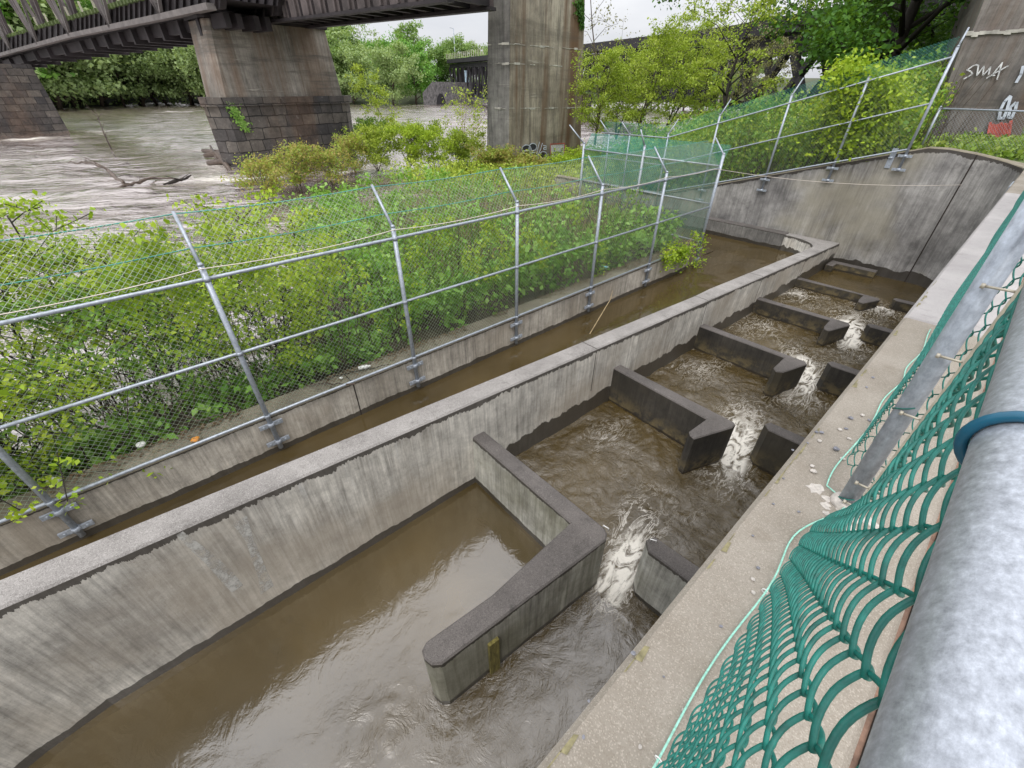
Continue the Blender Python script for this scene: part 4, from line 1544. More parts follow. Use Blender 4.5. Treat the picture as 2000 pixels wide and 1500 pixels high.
def leaves(name, pts, size, mat, parent=None, flat=None, up=0.35, jitter=0.45, seed=None):
    """kite shaped leaf faces at the given points"""
    pts = np.asarray(pts, float)
    n = len(pts)
    rg = np.random.default_rng(seed) if seed is not None else RNG
    nrm = rg.normal(size=(n, 3))
    nrm /= np.linalg.norm(nrm, axis=1, keepdims=True)
    if flat is not None:
        nrm = nrm * 0.5 + np.array(flat) * 1.0
    else:
        nrm = nrm + np.array([0, 0, up * 2.2])
    nrm /= np.linalg.norm(nrm, axis=1, keepdims=True)
    a = rg.normal(size=(n, 3))
    t = np.cross(nrm, a)
    t /= np.linalg.norm(t, axis=1, keepdims=True) + 1e-9
    t[:, 2] -= 0.25
    t /= np.linalg.norm(t, axis=1, keepdims=True)
    s = np.cross(nrm, t)
    sz = (size * (1 - jitter + 2 * jitter * rg.random(n)))[:, None]
    b = pts - t * sz * 0.5
    tip = pts + t * sz * 0.5
    le = pts + s * sz * 0.33 + nrm * sz * 0.08 - t * sz * 0.08
    ri = pts - s * sz * 0.33 + nrm * sz * 0.08 - t * sz * 0.08
    V = np.stack([b, ri, tip, le], 1).reshape(-1, 3)
    q = np.arange(4 * n).reshape(n, 4)
    me = np_mesh(name, V, q)
    me.materials.append(mat)
    return link(name, me, parent)


TL4, PMID, PLEFT = piers()


def rail_bridge():
    # near faces of both spans lie in vertical planes along the bridge axis
    A = PMID(409, 42)                                  # near corner of the middle pier's top
    n = BU
    Q = lambda x, y: at_plane(x, y, A - BU * 0.3, n)
    b = BU * 3.6
    root = empty('truss_span', tuple(A), 'dark rusted truss span reaching from the middle pier to the left edge', 'bridge span', 'spans of the old railway bridge')
    top = [Q(-60, 94), Q(0, 77), Q(68, 58), Q(158, 32), Q(234, 11), Q(315, -9), Q(430, -34)]
    bot = [Q(-60, 147), Q(0, 131), Q(68, 112), Q(158, 95), Q(234, 80), Q(315, 67), Q(430, 50)]
    for off, nm in ((0.0, 'floor_girder'), (3.4, 'floor_girder')):
        mb = MB()
        for i in range(len(top) - 1):
            t0, t1, b0, b1 = top[i], top[i + 1], bot[i], bot[i + 1]
            m0, m1 = b0 + (t0 - b0) * 0.42, b1 + (t1 - b1) * 0.42
            o = BU * off
            for f, bk in ((0, 0.35),):
                F = [m0 + o, m1 + o, t1 + o, t0 + o]
                Bk = [p + BU * bk for p in F]
                mb.add(F + Bk, [(0, 1, 2, 3), (7, 6, 5, 4), (0, 4, 5, 1), (2, 6, 7, 3), (1, 5, 6, 2), (3, 7, 4, 0)])
            # stiffeners
            for t in np.linspace(0.05, 0.95, 8):
                p0, p1 = m0 + (m1 - m0) * t + o - BU * 0.08, t0 + (t1 - t0) * t + o - BU * 0.08
                mb.beam(p0, p1, 0.12, 0.12, 0, tuple(BU))
        mb.build(nm, [M['steel']], root)
    # underfloor: floor beams and stringers between the girders
    mb = MB()
    for i in range(len(bot) - 1):
        for t in np.linspace(0, 1, 4)[:-1]:
            p = bot[i] + (bot[i + 1] - bot[i]) * t
            p = p + (top[i] - bot[i]) * 0.06
            mb.beam(p, p + b, 0.35, 0.9)
    for f in (0.15, 0.35, 0.65, 0.85):
        for i in range(len(bot) - 1):
            mb.beam(bot[i] + b * f + Vector((0, 0, 0.3)), bot[i + 1] + b * f + Vector((0, 0, 0.3)), 0.35, 0.7)
    for i in range(len(top) - 1):
        d0, d1 = top[i] - (top[i] - bot[i]) * 0.35, top[i + 1] - (top[i + 1] - bot[i + 1]) * 0.35
        mb.add([d0, d1, d1 + b, d0 + b], [(0, 1, 2, 3)])
    mb.build('floor_beams', [M['steel']], root)
    nodes = [Q(-22, 116), Q(34, 101), Q(87, 87), Q(151, 70), Q(232, 54), Q(333, 34), Q(425, 14)]
    mb = MB()
    for p, q in zip(nodes[:-1], nodes[1:]):
        mb.beam(p - BU * 0.35, q - BU * 0.35, 0.5, 0.30, 0)
    mb.build('bottom_chord', [M['flange']], root)
    tops = [p + np.array([0, 0, 9.0]) for p in nodes]
    ax = (nodes[3] - nodes[2]) / np.linalg.norm(nodes[3] - nodes[2])
    for k, p in enumerate(nodes[:-1]):
        for s, w in ((-1, 0.26), (1, 0.12), (-0.15, 0.12), (-0.55, 0.45)):
            m1 = MB()
            e = p + ax * s * 6.0 + np.array([0, 0, 9.0])
            m1.beam(p - BU * 0.5, e - BU * 0.5, w, 0.2, 0, tuple(BU))
            m1.build('diagonal', [M['flange'] if w < 0.2 else M['girder']], root)
    for k, p in enumerate(nodes[:-1]):
        m1 = MB()
        for s in (-0.8, 0.2, 0.9):
            m1.beam(p + b, p + b + ax * s * 5 + np.array([0, 0, 9.0]), 0.4, 0.3, 0, tuple(BU))
        m1.build('far_diagonal', [M['girder']], root)
    # pale posts of the footway handrail and the tie ends under it
    for i, (x, y) in enumerate(((5, 72), (32, 65), (51, 60), (71, 55), (84, 40), (110, 44), (135, 35), (158, 28), (180, 22), (202, 14), (226, 10))):
        m1 = MB()
        p = Q(x, y) + BU * 1.2
        m1.beam(p - np.array([0, 0, 0.4]), p + np.array([0, 0, 1.25]), 0.16, 0.16, 0)
        m1.build('handrail_post', [M['picket']], root)
    for x in np.arange(-20, 330, 6.5):
        mt = MB()
        p = Q(x, 76 - 0.283 * x)
        mt.beam(p - BU * 0.35, p + BU * 0.6, 0.32, 0.26)
        mt.build('tie_end', [M['grassground']], root)
    # --- plate girder span to the tall pier
    r2 = empty('girder_span', tuple(PMID(500, 45)), 'flat plate girder span with peeling grey paint between the middle and the tall pier', 'bridge span', 'spans of the old railway bridge')
    G0 = PMID(500, 45)
    Q2 = lambda x, y: at_plane(x, y, G0 + BU * 0.6, n)
    bl, br_ = Q2(500, 47), Q2(880, 0.6)
    tl, tr = bl + np.array([0, 0, 2.9]), br_ + np.array([0, 0, 2.9])
    for off in (0, 3.2):
        mb = MB()
        o = BU * off
        mb.add([bl + o, br_ + o, tr + o, tl + o] + [p + o + BU * 0.06 for p in (bl, br_, tr, tl)], [(0, 1, 2, 3), (7, 6, 5, 4), (0, 4, 5, 1), (2, 6, 7, 3), (1, 5, 6, 2), (3, 7, 4, 0)])
        L_ = np.linalg.norm(br_ - bl)
        for t in np.arange(0.0, 1.0, 1.35 / L_):
            p = bl + (br_ - bl) * t + o
            mb.beam(p - BU * 0.08 + np.array([0, 0, 0.12]), p - BU * 0.08 + np.array([0, 0, 2.8]), 0.16, 0.14, 0, tuple(BU))
        mb.build('web_plate', [M['girder']], r2)
        mf = MB()
        mf.beam(bl + o + np.array([0, 0, 0.0]), br_ + o, 0.5, 0.14)
        mf.beam(tl + o, tr + o, 0.5, 0.14)
        mf.build('flange', [M['steel']], r2)
    mb = MB()
    for t in np.linspace(0.02, 0.98, 14):
        p = bl + (br_ - bl) * t + np.array([0, 0, 0.5])
        mb.beam(p, p + BU * 3.2, 0.25, 0.8)
    mb.add([tl - np.array([0, 0, 0.3]), tr - np.array([0, 0, 0.3]), tr + BU * 3.2 - np.array([0, 0, 0.3]), tl + BU * 3.2 - np.array([0, 0, 0.3])], [(0, 1, 2, 3)])
    mb.build('cross_frames', [M['steel']], r2)
    mb = MB()
    e0, e1 = bl + BU * 0.2, bl + BU * 3.1
    for p in (e0, e1):
        mb.box((p[0], p[1], p[2] - 0.2), (0.9, 0.7, 0.4))
    for i, dx in enumerate((0.2, 0.7, 1.3)):
        p = bl - BN * dx * 1.1 + np.array([0, 0, 1.4])
        mb.beam(p - np.array([0, 0, 1.4]), p + np.array([0, 0, 1.6]), 0.3, 0.5)
    mb.build('bearing', [M['steel']], r2)


rail_bridge()


def bank_edge(deg):
    k = 0.86 + 0.10 * math.sin(deg * 0.11) + 0.05 * math.sin(deg * 0.37)
    return 225 * k * (0.95 if deg > 175 else 1.0)


def far_bridge():
    # dark trestle viaduct crossing far upstream-side valley, seen behind the trees
    p_far = at_dist(884, 116, 215)
    p_a = at_dist(1140, 88, 108)
    p_b = at_dist(1462, 50, 64)
    p_c = p_b + (p_b - p_a) * 1.2
    root = empty('viaduct', (p_a[0], p_a[1], -3), 'black iron viaduct crossing the river far behind the trees', 'bridge')
    ln = [p_far, p_a, p_b, p_c]
    zt = [p_far[2], p_a[2], p_b[2], p_b[2]]
    P0 = np.array(p_far)
    P1 = np.array([p_b[0], p_b[1], p_b[2]])
    mb = MB()
    seq = [np.array(p_far), np.array(p_a), np.array(p_b), np.array([p_c[0], p_c[1], p_b[2]])]
    up = np.array([0, 0, 1.0])
    for a, b in zip(seq[:-1], seq[1:]):
        mb.beam(a - up * 0.7, b - up * 0.7, 5.0, 1.2)
        mb.beam(a - up * 2.2, b - up * 2.2, 3.0, 1.2)
    mb.build('deck', [M['blackiron']], root)
    for a, b, hgt in ((seq[0], seq[1], 11.0), (seq[1], seq[2], 7.0), (seq[2], seq[3], 7.0)):
        d = b - a
        L_ = np.linalg.norm(d)
        d = d / L_
        k = int(L_ / (7.5 if hgt > 8 else 3.6))
        side = np.array([d[1], -d[0], 0])
        for i in range(k):
            c = a + d * (i + 0.5) * L_ / k - up * 2.8
            m1 = MB()
            for s in (-1.6, 1.6):
                m1.beam(c + side * s - d * 3.2 - up * 0, c + side * s - up * (hgt - 2.8), 0.6, 0.5)
                m1.beam(c + side * s + d * 3.2 - up * 0, c + side * s - up * (hgt - 2.8), 0.6, 0.5)
            m1.beam(c - up * (hgt - 2.8) - d * 3.7, c - up * (hgt - 2.8) + d * 3.7, 3.4, 0.7)
            m1.build('truss_panel', [M['blackiron']], root)
    for i, a in enumerate(seq[1:3]):
        mb = MB()
        mb.box((a[0], a[1], (a[2] - 8 - 4) / 2), (5, 3, a[2] - 8 + 4), 0.8)
        mb.build('trestle_pier', [M['ashlar']], root)
    d = seq[1] - seq[0]
    side = np.array([d[1], -d[0], 0]) / np.linalg.norm(d[:2])
    for t in np.linspace(0.0, 0.45, 20):
        p = seq[0] + d * t + side * 2.4
        m2 = MB()
        m2.beam(p, p + up * 1.7, 0.16, 0.16)
        m2.build('tie_post', [M['picket']], root)
    # stone abutment with a culvert at the water
    ra = empty('abutment', (0, 0, 0), 'grey stone abutment with a dark culvert under the far viaduct', 'abutment')
    a, b = at_z(826, 189, Z_RIVER), at_z(952, 196, Z_RIVER)
    def edge_at(x):
        q_ = ray(x, 188)
        return bank_edge(math.degrees(math.atan2(q_[1], q_[0])))
    a, b = at_dist(826, 188, edge_at(826) - 3), at_dist(956, 193, edge_at(956) - 7)
    z1 = float(at_dist(880, 160, edge_at(880) - 5)[2])
    ra.location = (a[0], a[1], -4)
    dd = (b - a)
    mb = MB()
    nrm = np.array([dd[1], -dd[0], 0]) / np.linalg.norm(dd[:2])
    if nrm @ a > 0:
        nrm = -nrm
    bk = -nrm * -1.0 * 0
    out = np.array([-a[0], -a[1], 0]); out /= np.linalg.norm(out)
    v = []
    for p, zt_ in ((a, z1 - 3.0), (a + dd * 0.14, z1), (b, z1)):
        for o in (0, -8):
            q = p + out * o
            v += [(q[0], q[1], -5), (q[0], q[1], zt_)]
    mb.add(v, [(0, 4, 5, 1), (4, 8, 9, 5), (2, 3, 7, 6), (6, 7, 11, 10), (1, 5, 7, 3), (5, 9, 11, 7), (0, 1, 3, 2), (8, 10, 11, 9)])
    mb.build('stone_body', [M['ashlar_far']], ra)
    mc = MB()
    c = a + dd * 0.23
    u_ = dd / np.linalg.norm(dd)
    pts = []
    for ang in np.linspace(0, 180, 11):
        q = c + out * 0.25 + u_ * 2.6 * math.cos(R(ang))
        pts.append((q[0], q[1], Z_RIVER + 0.2 + 3.0 * math.sin(R(ang))))
    mc.add(pts, [tuple(range(11))])
    mc.build('culvert_mouth_shade', [M['blackiron']], ra)  # flat black sheet on the stone, painting the shade inside the culvert
    pb = MB()
    q = at_dist(912, 152, edge_at(912) - 6)
    rz = math.atan2(u_[1], u_[0])
    pb.box((q[0], q[1], q[2]), (2.2, 0.3, 3.6), rz)
    pb.box((q[0], q[1], q[2] + 1.95), (2.4, 0.4, 0.3), rz)
    tag(pb.build('panel_board', [M['panel']]), 'pale blue board standing on the stone abutment under the viaduct', 'board')
    lp = MB()
    q = at_dist(889, 112, 225)
    lp.tube([(q[0], q[1], q[2] - 14), (q[0], q[1], q[2] + 9.5)], [0.3, 0.16], 6)
    lp.beam((q[0], q[1], q[2] + 9.3), (q[0] - 1.2, q[1] - 1.0, q[2] + 9.6), 0.2, 0.15)
    tag(lp.build('light_pole', [M['galv']]), 'thin grey pole rising above the far end of the viaduct', 'pole')


M['ashlar_far'] = simple_mat('rubble_stone', (0.14, 0.132, 0.13), 0.9, 0, 0.7, 1.3)
far_bridge()

# ------------------------------------------------------------------ terrain banks
def bank_height(x, y):
    """riverside strip behind the canal wall"""
    d = -6.3 - x
    if d < -0.2:
        return -6.0
    base = -2.62 + 0.10 * fbm(x * 0.6, y * 0.6, 1.0, 3)
    width = 0.9 + max(0.0, min(1.0, (y - 1.5) / 5.0)) * 11.5
    k = max(0.0, (d - width) / 2.2)
    z = base - 0.55 * k - 0.25 * min(1.0, max(0, d) / 3.0) * (0.4 if y > 5 else 1.0)
    if y > 12.3 and x > -14:
        z -= 1.6 * min(1.0, (y - 12.3) / 0.6) * (1.0 if y < 17.2 else 0.0)
    return max(-4.6, z)


def grid_terrain(name, xs, ys, fn, mat):
    V = np.array([[(x, y, fn(x, y)) for x in xs] for y in ys], np.float32).reshape(-1, 3)
    idx = np.arange(len(V)).reshape(len(ys), len(xs))
    q = np.stack([idx[:-1, :-1], idx[:-1, 1:], idx[1:, 1:], idx[1:, :-1]], -1).reshape(-1, 4)
    me = np_mesh(name, V, q, None, True)
    me.materials.append(mat)
    return tag(link(name, me), kind='structure')


grid_terrain('riverbank', np.arange(-30, -6.25, 0.35), np.arange(-8, 17.0, 0.35), bank_height, M['soil'])


def back_height(x, y):
    """slope behind the wing wall, up to the right bank"""
    d = y - 17.3
    z = wing_top(x) - 0.25 + 0.04 * d
    if x < -12:
        z = -2.3 - 0.03 * (-12 - x) - 0.4 * max(0, (-24 - x) / 6)
    if d > 6 and x > -14:
        z += 0.0
    return max(-4.5, z + 0.15 * fbm(x * 0.4, y * 0.4, 6, 3)) if x < -0.5 else 0.05 + 0.06 * fbm(x * 0.6, y * 0.6, 6, 3)


grid_terrain('hillside', np.concatenate([np.arange(-46, -14, 1.0), np.arange(-14, 40, 0.5)]), np.concatenate([[17.36], np.arange(18.0, 60, 0.8)]), back_height, M['grassground'])


def far_bank():
    rr = np.array([225, 232, 245, 270, 320, 420, 700])
    aa = np.radians(np.linspace(84, 216, 90))
    V = []
    for r in rr:
        for a in aa:
            deg = math.degrees(a)
            k = bank_edge(deg) / 225
            x, y = r * k * math.cos(a), r * k * math.sin(a)
            z = -3.6 + 0.8 * min(1, (r - 225) / 12) + 9 * min(1, max(0, r - 245) / 120) + 2 * fbm(x * 0.02, y * 0.02, 3, 3)
            V.append((x, y, z))
    V = np.array(V)
    idx = np.arange(len(V)).reshape(len(rr), len(aa))
    q = np.stack([idx[:-1, :-1], idx[1:, :-1], idx[1:, 1:], idx[:-1, 1:]], -1).reshape(-1, 4)
    me = np_mesh('far_bank', V, q, None, True)
    me.materials.append(M['hill'])
    tag(link('far_bank', me), kind='structure')


far_bank()


# ------------------------------------------------------------------ trees and shrubs
def branch_tree(seed, height, spread, trunk_r, n_limb, clump_n, clump_r, leaf, trunk_frac=0.3, lean=(0, 0), twig=True, droop=0.0, fill=1.0, flatten=0.8, stems=1):
    """returns (trunk MB, leaf points) of a tree at the origin; crown = many clumps round real branch tips"""
    rg = random.Random(seed)
    mb = MB()
    tips = []
    for st in range(stems):
        ox, oy = (rg.uniform(-0.3, 0.3) * stems * 0.2, rg.uniform(-0.3, 0.3) * stems * 0.2) if stems > 1 else (0, 0)
        lx, ly = lean[0] + rg.gauss(0, 0.06) * (1 + stems), lean[1] + rg.gauss(0, 0.06) * (1 + stems)
        H = height * rg.uniform(0.85, 1.0) if stems > 1 else height
        pts, rs = [], []
        K = 8
        for i in range(K + 1):
            t = i / K
            pts.append(Vector((ox + lx * H * t + 0.035 * H * math.sin(t * 5 + seed), oy + ly * H * t + 0.035 * H * math.cos(t * 4 + seed * 2), H * 0.93 * t)))
            rs.append(max(0.012, trunk_r * (1 - 0.9 * t)))
        mb.tube(pts, rs, 7)
        for k in range(n_limb):
            t = trunk_frac + (0.97 - trunk_frac) * (k + rg.random()) / n_limb
            i = min(K - 1, int(t * K))
            p = pts[i].lerp(pts[i + 1], t * K - i)
            a = k * 2.4 + rg.uniform(-0.5, 0.5)
            f = (t - trunk_frac) / (1 - trunk_frac)
            reach = spread * (0.45 + 0.75 * math.sin(math.pi * min(1, 0.18 + 0.82 * f)) ** 0.8) * rg.uniform(0.65, 1.12)
            rise = reach * rg.uniform(0.25, 0.75) * (1 - droop)
            q = p + Vector((math.cos(a) * reach, math.sin(a) * reach, rise - droop * reach * 0.4))
            mid = p.lerp(q, 0.5) + Vector((rg.gauss(0, 0.08), rg.gauss(0, 0.08), 0.12)) * reach
            r0 = max(0.01, rs[i] * 0.5)
            mb.tube([p, mid, q], [r0, r0 * 0.55, 0.008], 5)
            tips.append((q, 1.0)); tips.append((mid.lerp(q, 0.4), 0.8))
            for _ in range(3):
                s = mid.lerp(q, rg.random())
                e = s + Vector((rg.gauss(0, 1), rg.gauss(0, 1), rg.gauss(0.3, 0.6))) * reach * 0.38
                mb.tube([s, e], [r0 * 0.35, 0.006], 4)
                tips.append((e, 0.9)); tips.append((s.lerp(e, 0.5), 0.6))
        tips.append((pts[-1], 0.9))
    rgn = np.random.default_rng(seed + 100)
    P = []
    for c, w in tips:
        n = int(clump_n * w * fill * rg.uniform(0.4, 1.35))
        d = rgn.normal(size=(n, 3))
        rad = np.abs(rgn.normal(0.75, 0.3, n))
        d = d / np.linalg.norm(d, axis=1, keepdims=True) * rad[:, None]
        P.append(np.array(c) + d * np.array([1, 1, flatten]) * clump_r * rg.uniform(0.7, 1.2))
    return mb, np.vstack(P)


def place(root, mb, P, leaf, leafmat, barkmat, seed, up=0.35):
    x, y, z = root.location
    mb.v = [(a + x, b + y, c + z) for a, b, c in mb.v]
    mb.build('trunk', [barkmat], root)
    leaves('crown', P + np.array([x, y, z]), leaf, leafmat, root, seed=seed, up=up)


def tree(loc, label, cat, group, leafmat, barkmat, seed, leaf, name='tree', up=0.35, **kw):
    root = empty(name, tuple(map(float, loc)), label, cat, group)
    mb, P = branch_tree(seed, leaf=leaf, **kw)
    place(root, mb, P, leaf, leafmat, barkmat, seed, up)
    return root


def far_trees():
    G = 'trees along the far river bank'
    protos = []
    specs = [('lf_far', 26, 8.5, 0.5, 20, 95, 2.4, 0.8), ('lf_far_bright', 24, 8.5, 0.5, 20, 110, 2.4, 0.8), ('lf_far_grey', 25, 7.5, 0.45, 18, 75, 2.3, 0.75), ('lf_far_grey', 16, 7.5, 0.4, 16, 100, 2.2, 0.7), ('lf_far', 30, 9, 0.6, 22, 90, 2.6, 0.85)]
    labs = ['broad mid green tree in the leafy row along the far river bank',
            'fresh bright green tree in the row along the far river bank',
            'pale grey green loose crowned tree in the row along the far river bank',
            'low bushy green tree at the water edge of the far river bank',
            'tall mid green tree rising behind the row on the far river bank']
    for i, (lm, h, sp, tr, nl, cn, cr, lf) in enumerate(specs):
        protos.append(tree((0, 0, 0), labs[i], 'tree', G + ': ' + labs[i].split(' tree')[0], M[lm], M['bark'], 300 + i, lf, height=h, spread=sp, trunk_r=tr, n_limb=nl, clump_n=cn, clump_r=cr, trunk_frac=0.06, droop=0.1))
    used = [False] * 5
    # (photo column, crown top row, distance, kind)
    rows = []
    for x in range(-70, 480, 34):
        rows.append((x + random.uniform(-10, 10), 196, 214 + random.uniform(0, 12), 3))
    for x in range(-60, 470, 30):
        rows.append((x + random.uniform(-8, 8), 190, 232 + random.uniform(0, 25), random.choice((0, 0, 2, 4, 1))))
    for x in range(-60, 430, 46):
        rows.append((x + random.uniform(-8, 8), 176, 275 + random.uniform(0, 30), 4))
    for x, y, d, k in ((640, 190, 238, 0), (665, 190, 250, 2), (690, 188, 262, 4), (712, 190, 270, 2), (735, 186, 300, 2), (775, 186, 262, 1), (812, 184, 255, 1), (845, 182, 262, 1), (795, 182, 290, 4), (880, 178, 300, 0), (905, 178, 310, 4), (935, 176, 300, 2), (960, 176, 315, 4), (990, 176, 320, 0), (655, 196, 232, 3), (690, 196, 240, 3), (770, 190, 252, 3), (820, 186, 250, 3), (1010, 174, 310, 4), (1040, 172, 300, 2)):
        rows.append((x, y, d, k))
    for x, y, d, k in rows:
        q = ray(x, y)
        deg = math.degrees(math.atan2(q[1], q[0]))
        if d < 225 or (x > 560 and d < 256):
            d = bank_edge(deg) + (2 + 5 * random.random() if k == 3 else 7 + 9 * random.random())
        else:
            d = d * bank_edge(deg) / 215
        if 816 < x < 968:
            d = bank_edge(deg) + 34 + 30 * random.random()
        p = at_dist(x, y, d)
        o = protos[k] if not used[k] else copy_tree(protos[k])
        used[k] = True
        o.location = (p[0], p[1], -3.3 if d < 240 else -1.0)
        o.rotation_euler = (0, 0, random.uniform(0, 6.28))
        s = random.uniform(0.82, 1.12)
        if x > 560:
            s *= 0.84
        if x < 480:
            s *= 1.28
        if x < 200:
            s *= 1.25
        o.scale = (s, s, s * random.uniform(0.9, 1.08))
    for x in range(1150, 1500, 32):
        p = at_dist(x, 180, 130 + random.uniform(0, 25))
        o = copy_tree(protos[2 if random.random() < 0.6 else 0])
        o['label'] = 'grey green tree on the far shore seen beneath the viaduct'
        o['group'] = 'trees beyond the viaduct'
        o.location = (p[0], p[1], -3.3)
        o.rotation_euler = (0, 0, random.uniform(0, 6.28))
        sc = random.uniform(0.40, 0.52)
        o.scale = (sc, sc, sc)
    # pale bare sycamore
    p = at_dist(728, 188, 228)
    tree((p[0], p[1], -2.5), 'pale barked nearly bare tree on the far bank between the two river piers', 'tree', None, M['lf_far_grey'], M['bark_pale'], 77, 0.7, height=27, spread=7, trunk_r=0.5, n_limb=14, clump_n=14, clump_r=2.2, trunk_frac=0.35)


far_trees()


def right_trees():
    # big dark maple above the wing fence
    p = at_dist(1700, 170, 31)
    tree((p[0], p[1], -0.5), 'large dense dark green maple above the wing fence', 'tree', None, M['lf_maple'], M['bark_dark'], 21, 0.19, height=14.5, spread=6.3, trunk_r=0.35, n_limb=32, clump_n=300, clump_r=1.05, trunk_frac=0.10, droop=0.25)
    p = at_dist(1830, 170, 37)
    tree((p[0], p[1], -0.5), 'dark green maple partly behind the SWA pier', 'tree', None, M['lf_maple'], M['bark_dark'], 24, 0.20, height=15, spread=6, trunk_r=0.3, n_limb=26, clump_n=240, clump_r=1.1, trunk_frac=0.08, droop=0.25)
    # pale green young locusts between the tall pier and the maple
    L = [(1160, 250, 33, 6.5, 'pale yellow green sapling tight against the right side of the tall pier'),
         (1205, 255, 37, 7.5, 'slender pale green sapling, second to the right of the tall pier'),
         (1255, 262, 33, 8.2, 'pale green sapling with thin grey stems in front of the viaduct'),
         (1300, 262, 36, 9.6, 'tallest yellow green sapling, its tip rising above the viaduct'),
         (1350, 258, 40, 8.5, 'olive green sapling in front of the viaduct left of the forked dark trunk'),
         (1440, 250, 42, 8.8, 'thin brownish green tree between the forked trunk and the maple'),
         (1470, 235, 46, 8.0, 'brownish budding tree beside the left edge of the maple')]
    for i, (x, y, d, h, lab) in enumerate(L):
        p = at_dist(x, y, d)
        tree((p[0], p[1], min(-1.6, float(p[2]))), lab, 'tree', 'young trees behind the wing fence', M['lf_locust'] if i < 5 else M['lf_dry'], M['bark_dark'] if i % 2 else M['bark'], 40 + i, 0.105, name='sapling', height=h * 0.78, spread=1.55, trunk_r=0.06, n_limb=20, clump_n=44 if i < 5 else 30, clump_r=0.36, trunk_frac=0.12, stems=2 if i < 5 else 1, flatten=0.6)
    # forked dark trunk
    p = at_dist(1395, 282, 27)
    tree((p[0], p[1], float(p[2]) - 0.3), 'small tree with a dark forked trunk standing behind the wing fence', 'tree', None, M['lf_locust'], M['bark_dark'], 52, 0.11, height=6.0, spread=2.3, trunk_r=0.15, n_limb=14, clump_n=52, clump_r=0.42, trunk_frac=0.30, flatten=0.55)
    # sparse tall tree over the tall pier's right shoulder
    p = at_dist(1162, 200, 44)
    tree((p[0], p[1], -2.5), 'tall sparse budding tree rising above the right shoulder of the tall pier', 'tree', None, M['lf_dry'], M['bark'], 63, 0.15, height=14.0, spread=2.6, trunk_r=0.10, n_limb=16, clump_n=12, clump_r=0.6, trunk_frac=0.35)
    p = at_dist(1405, 180, 62)
    tree((p[0], p[1], -2.0), 'bare twiggy tree behind the viaduct beside the maple', 'tree', None, M['lf_dry'], M['bark_pale'], 66, 0.2, height=17, spread=4.0, trunk_r=0.14, n_limb=22, clump_n=12, clump_r=1.0, trunk_frac=0.3)


right_trees()


def shrub(x, y, z, label, leafmat, seed, height, spread, leaf, n=60, cr=0.28, stems=3, cat='shrub', group=None, bark='bark', name='shrub', nl=7, up=0.35):
    p = at_z(x, y, z)
    return tree((p[0], p[1], z), label, cat, group, M[leafmat], M[bark], seed, leaf, name=name, up=up, height=height, spread=spread, trunk_r=0.025, n_limb=nl, clump_n=n, clump_r=cr, trunk_frac=0.12, stems=stems, flatten=0.6)


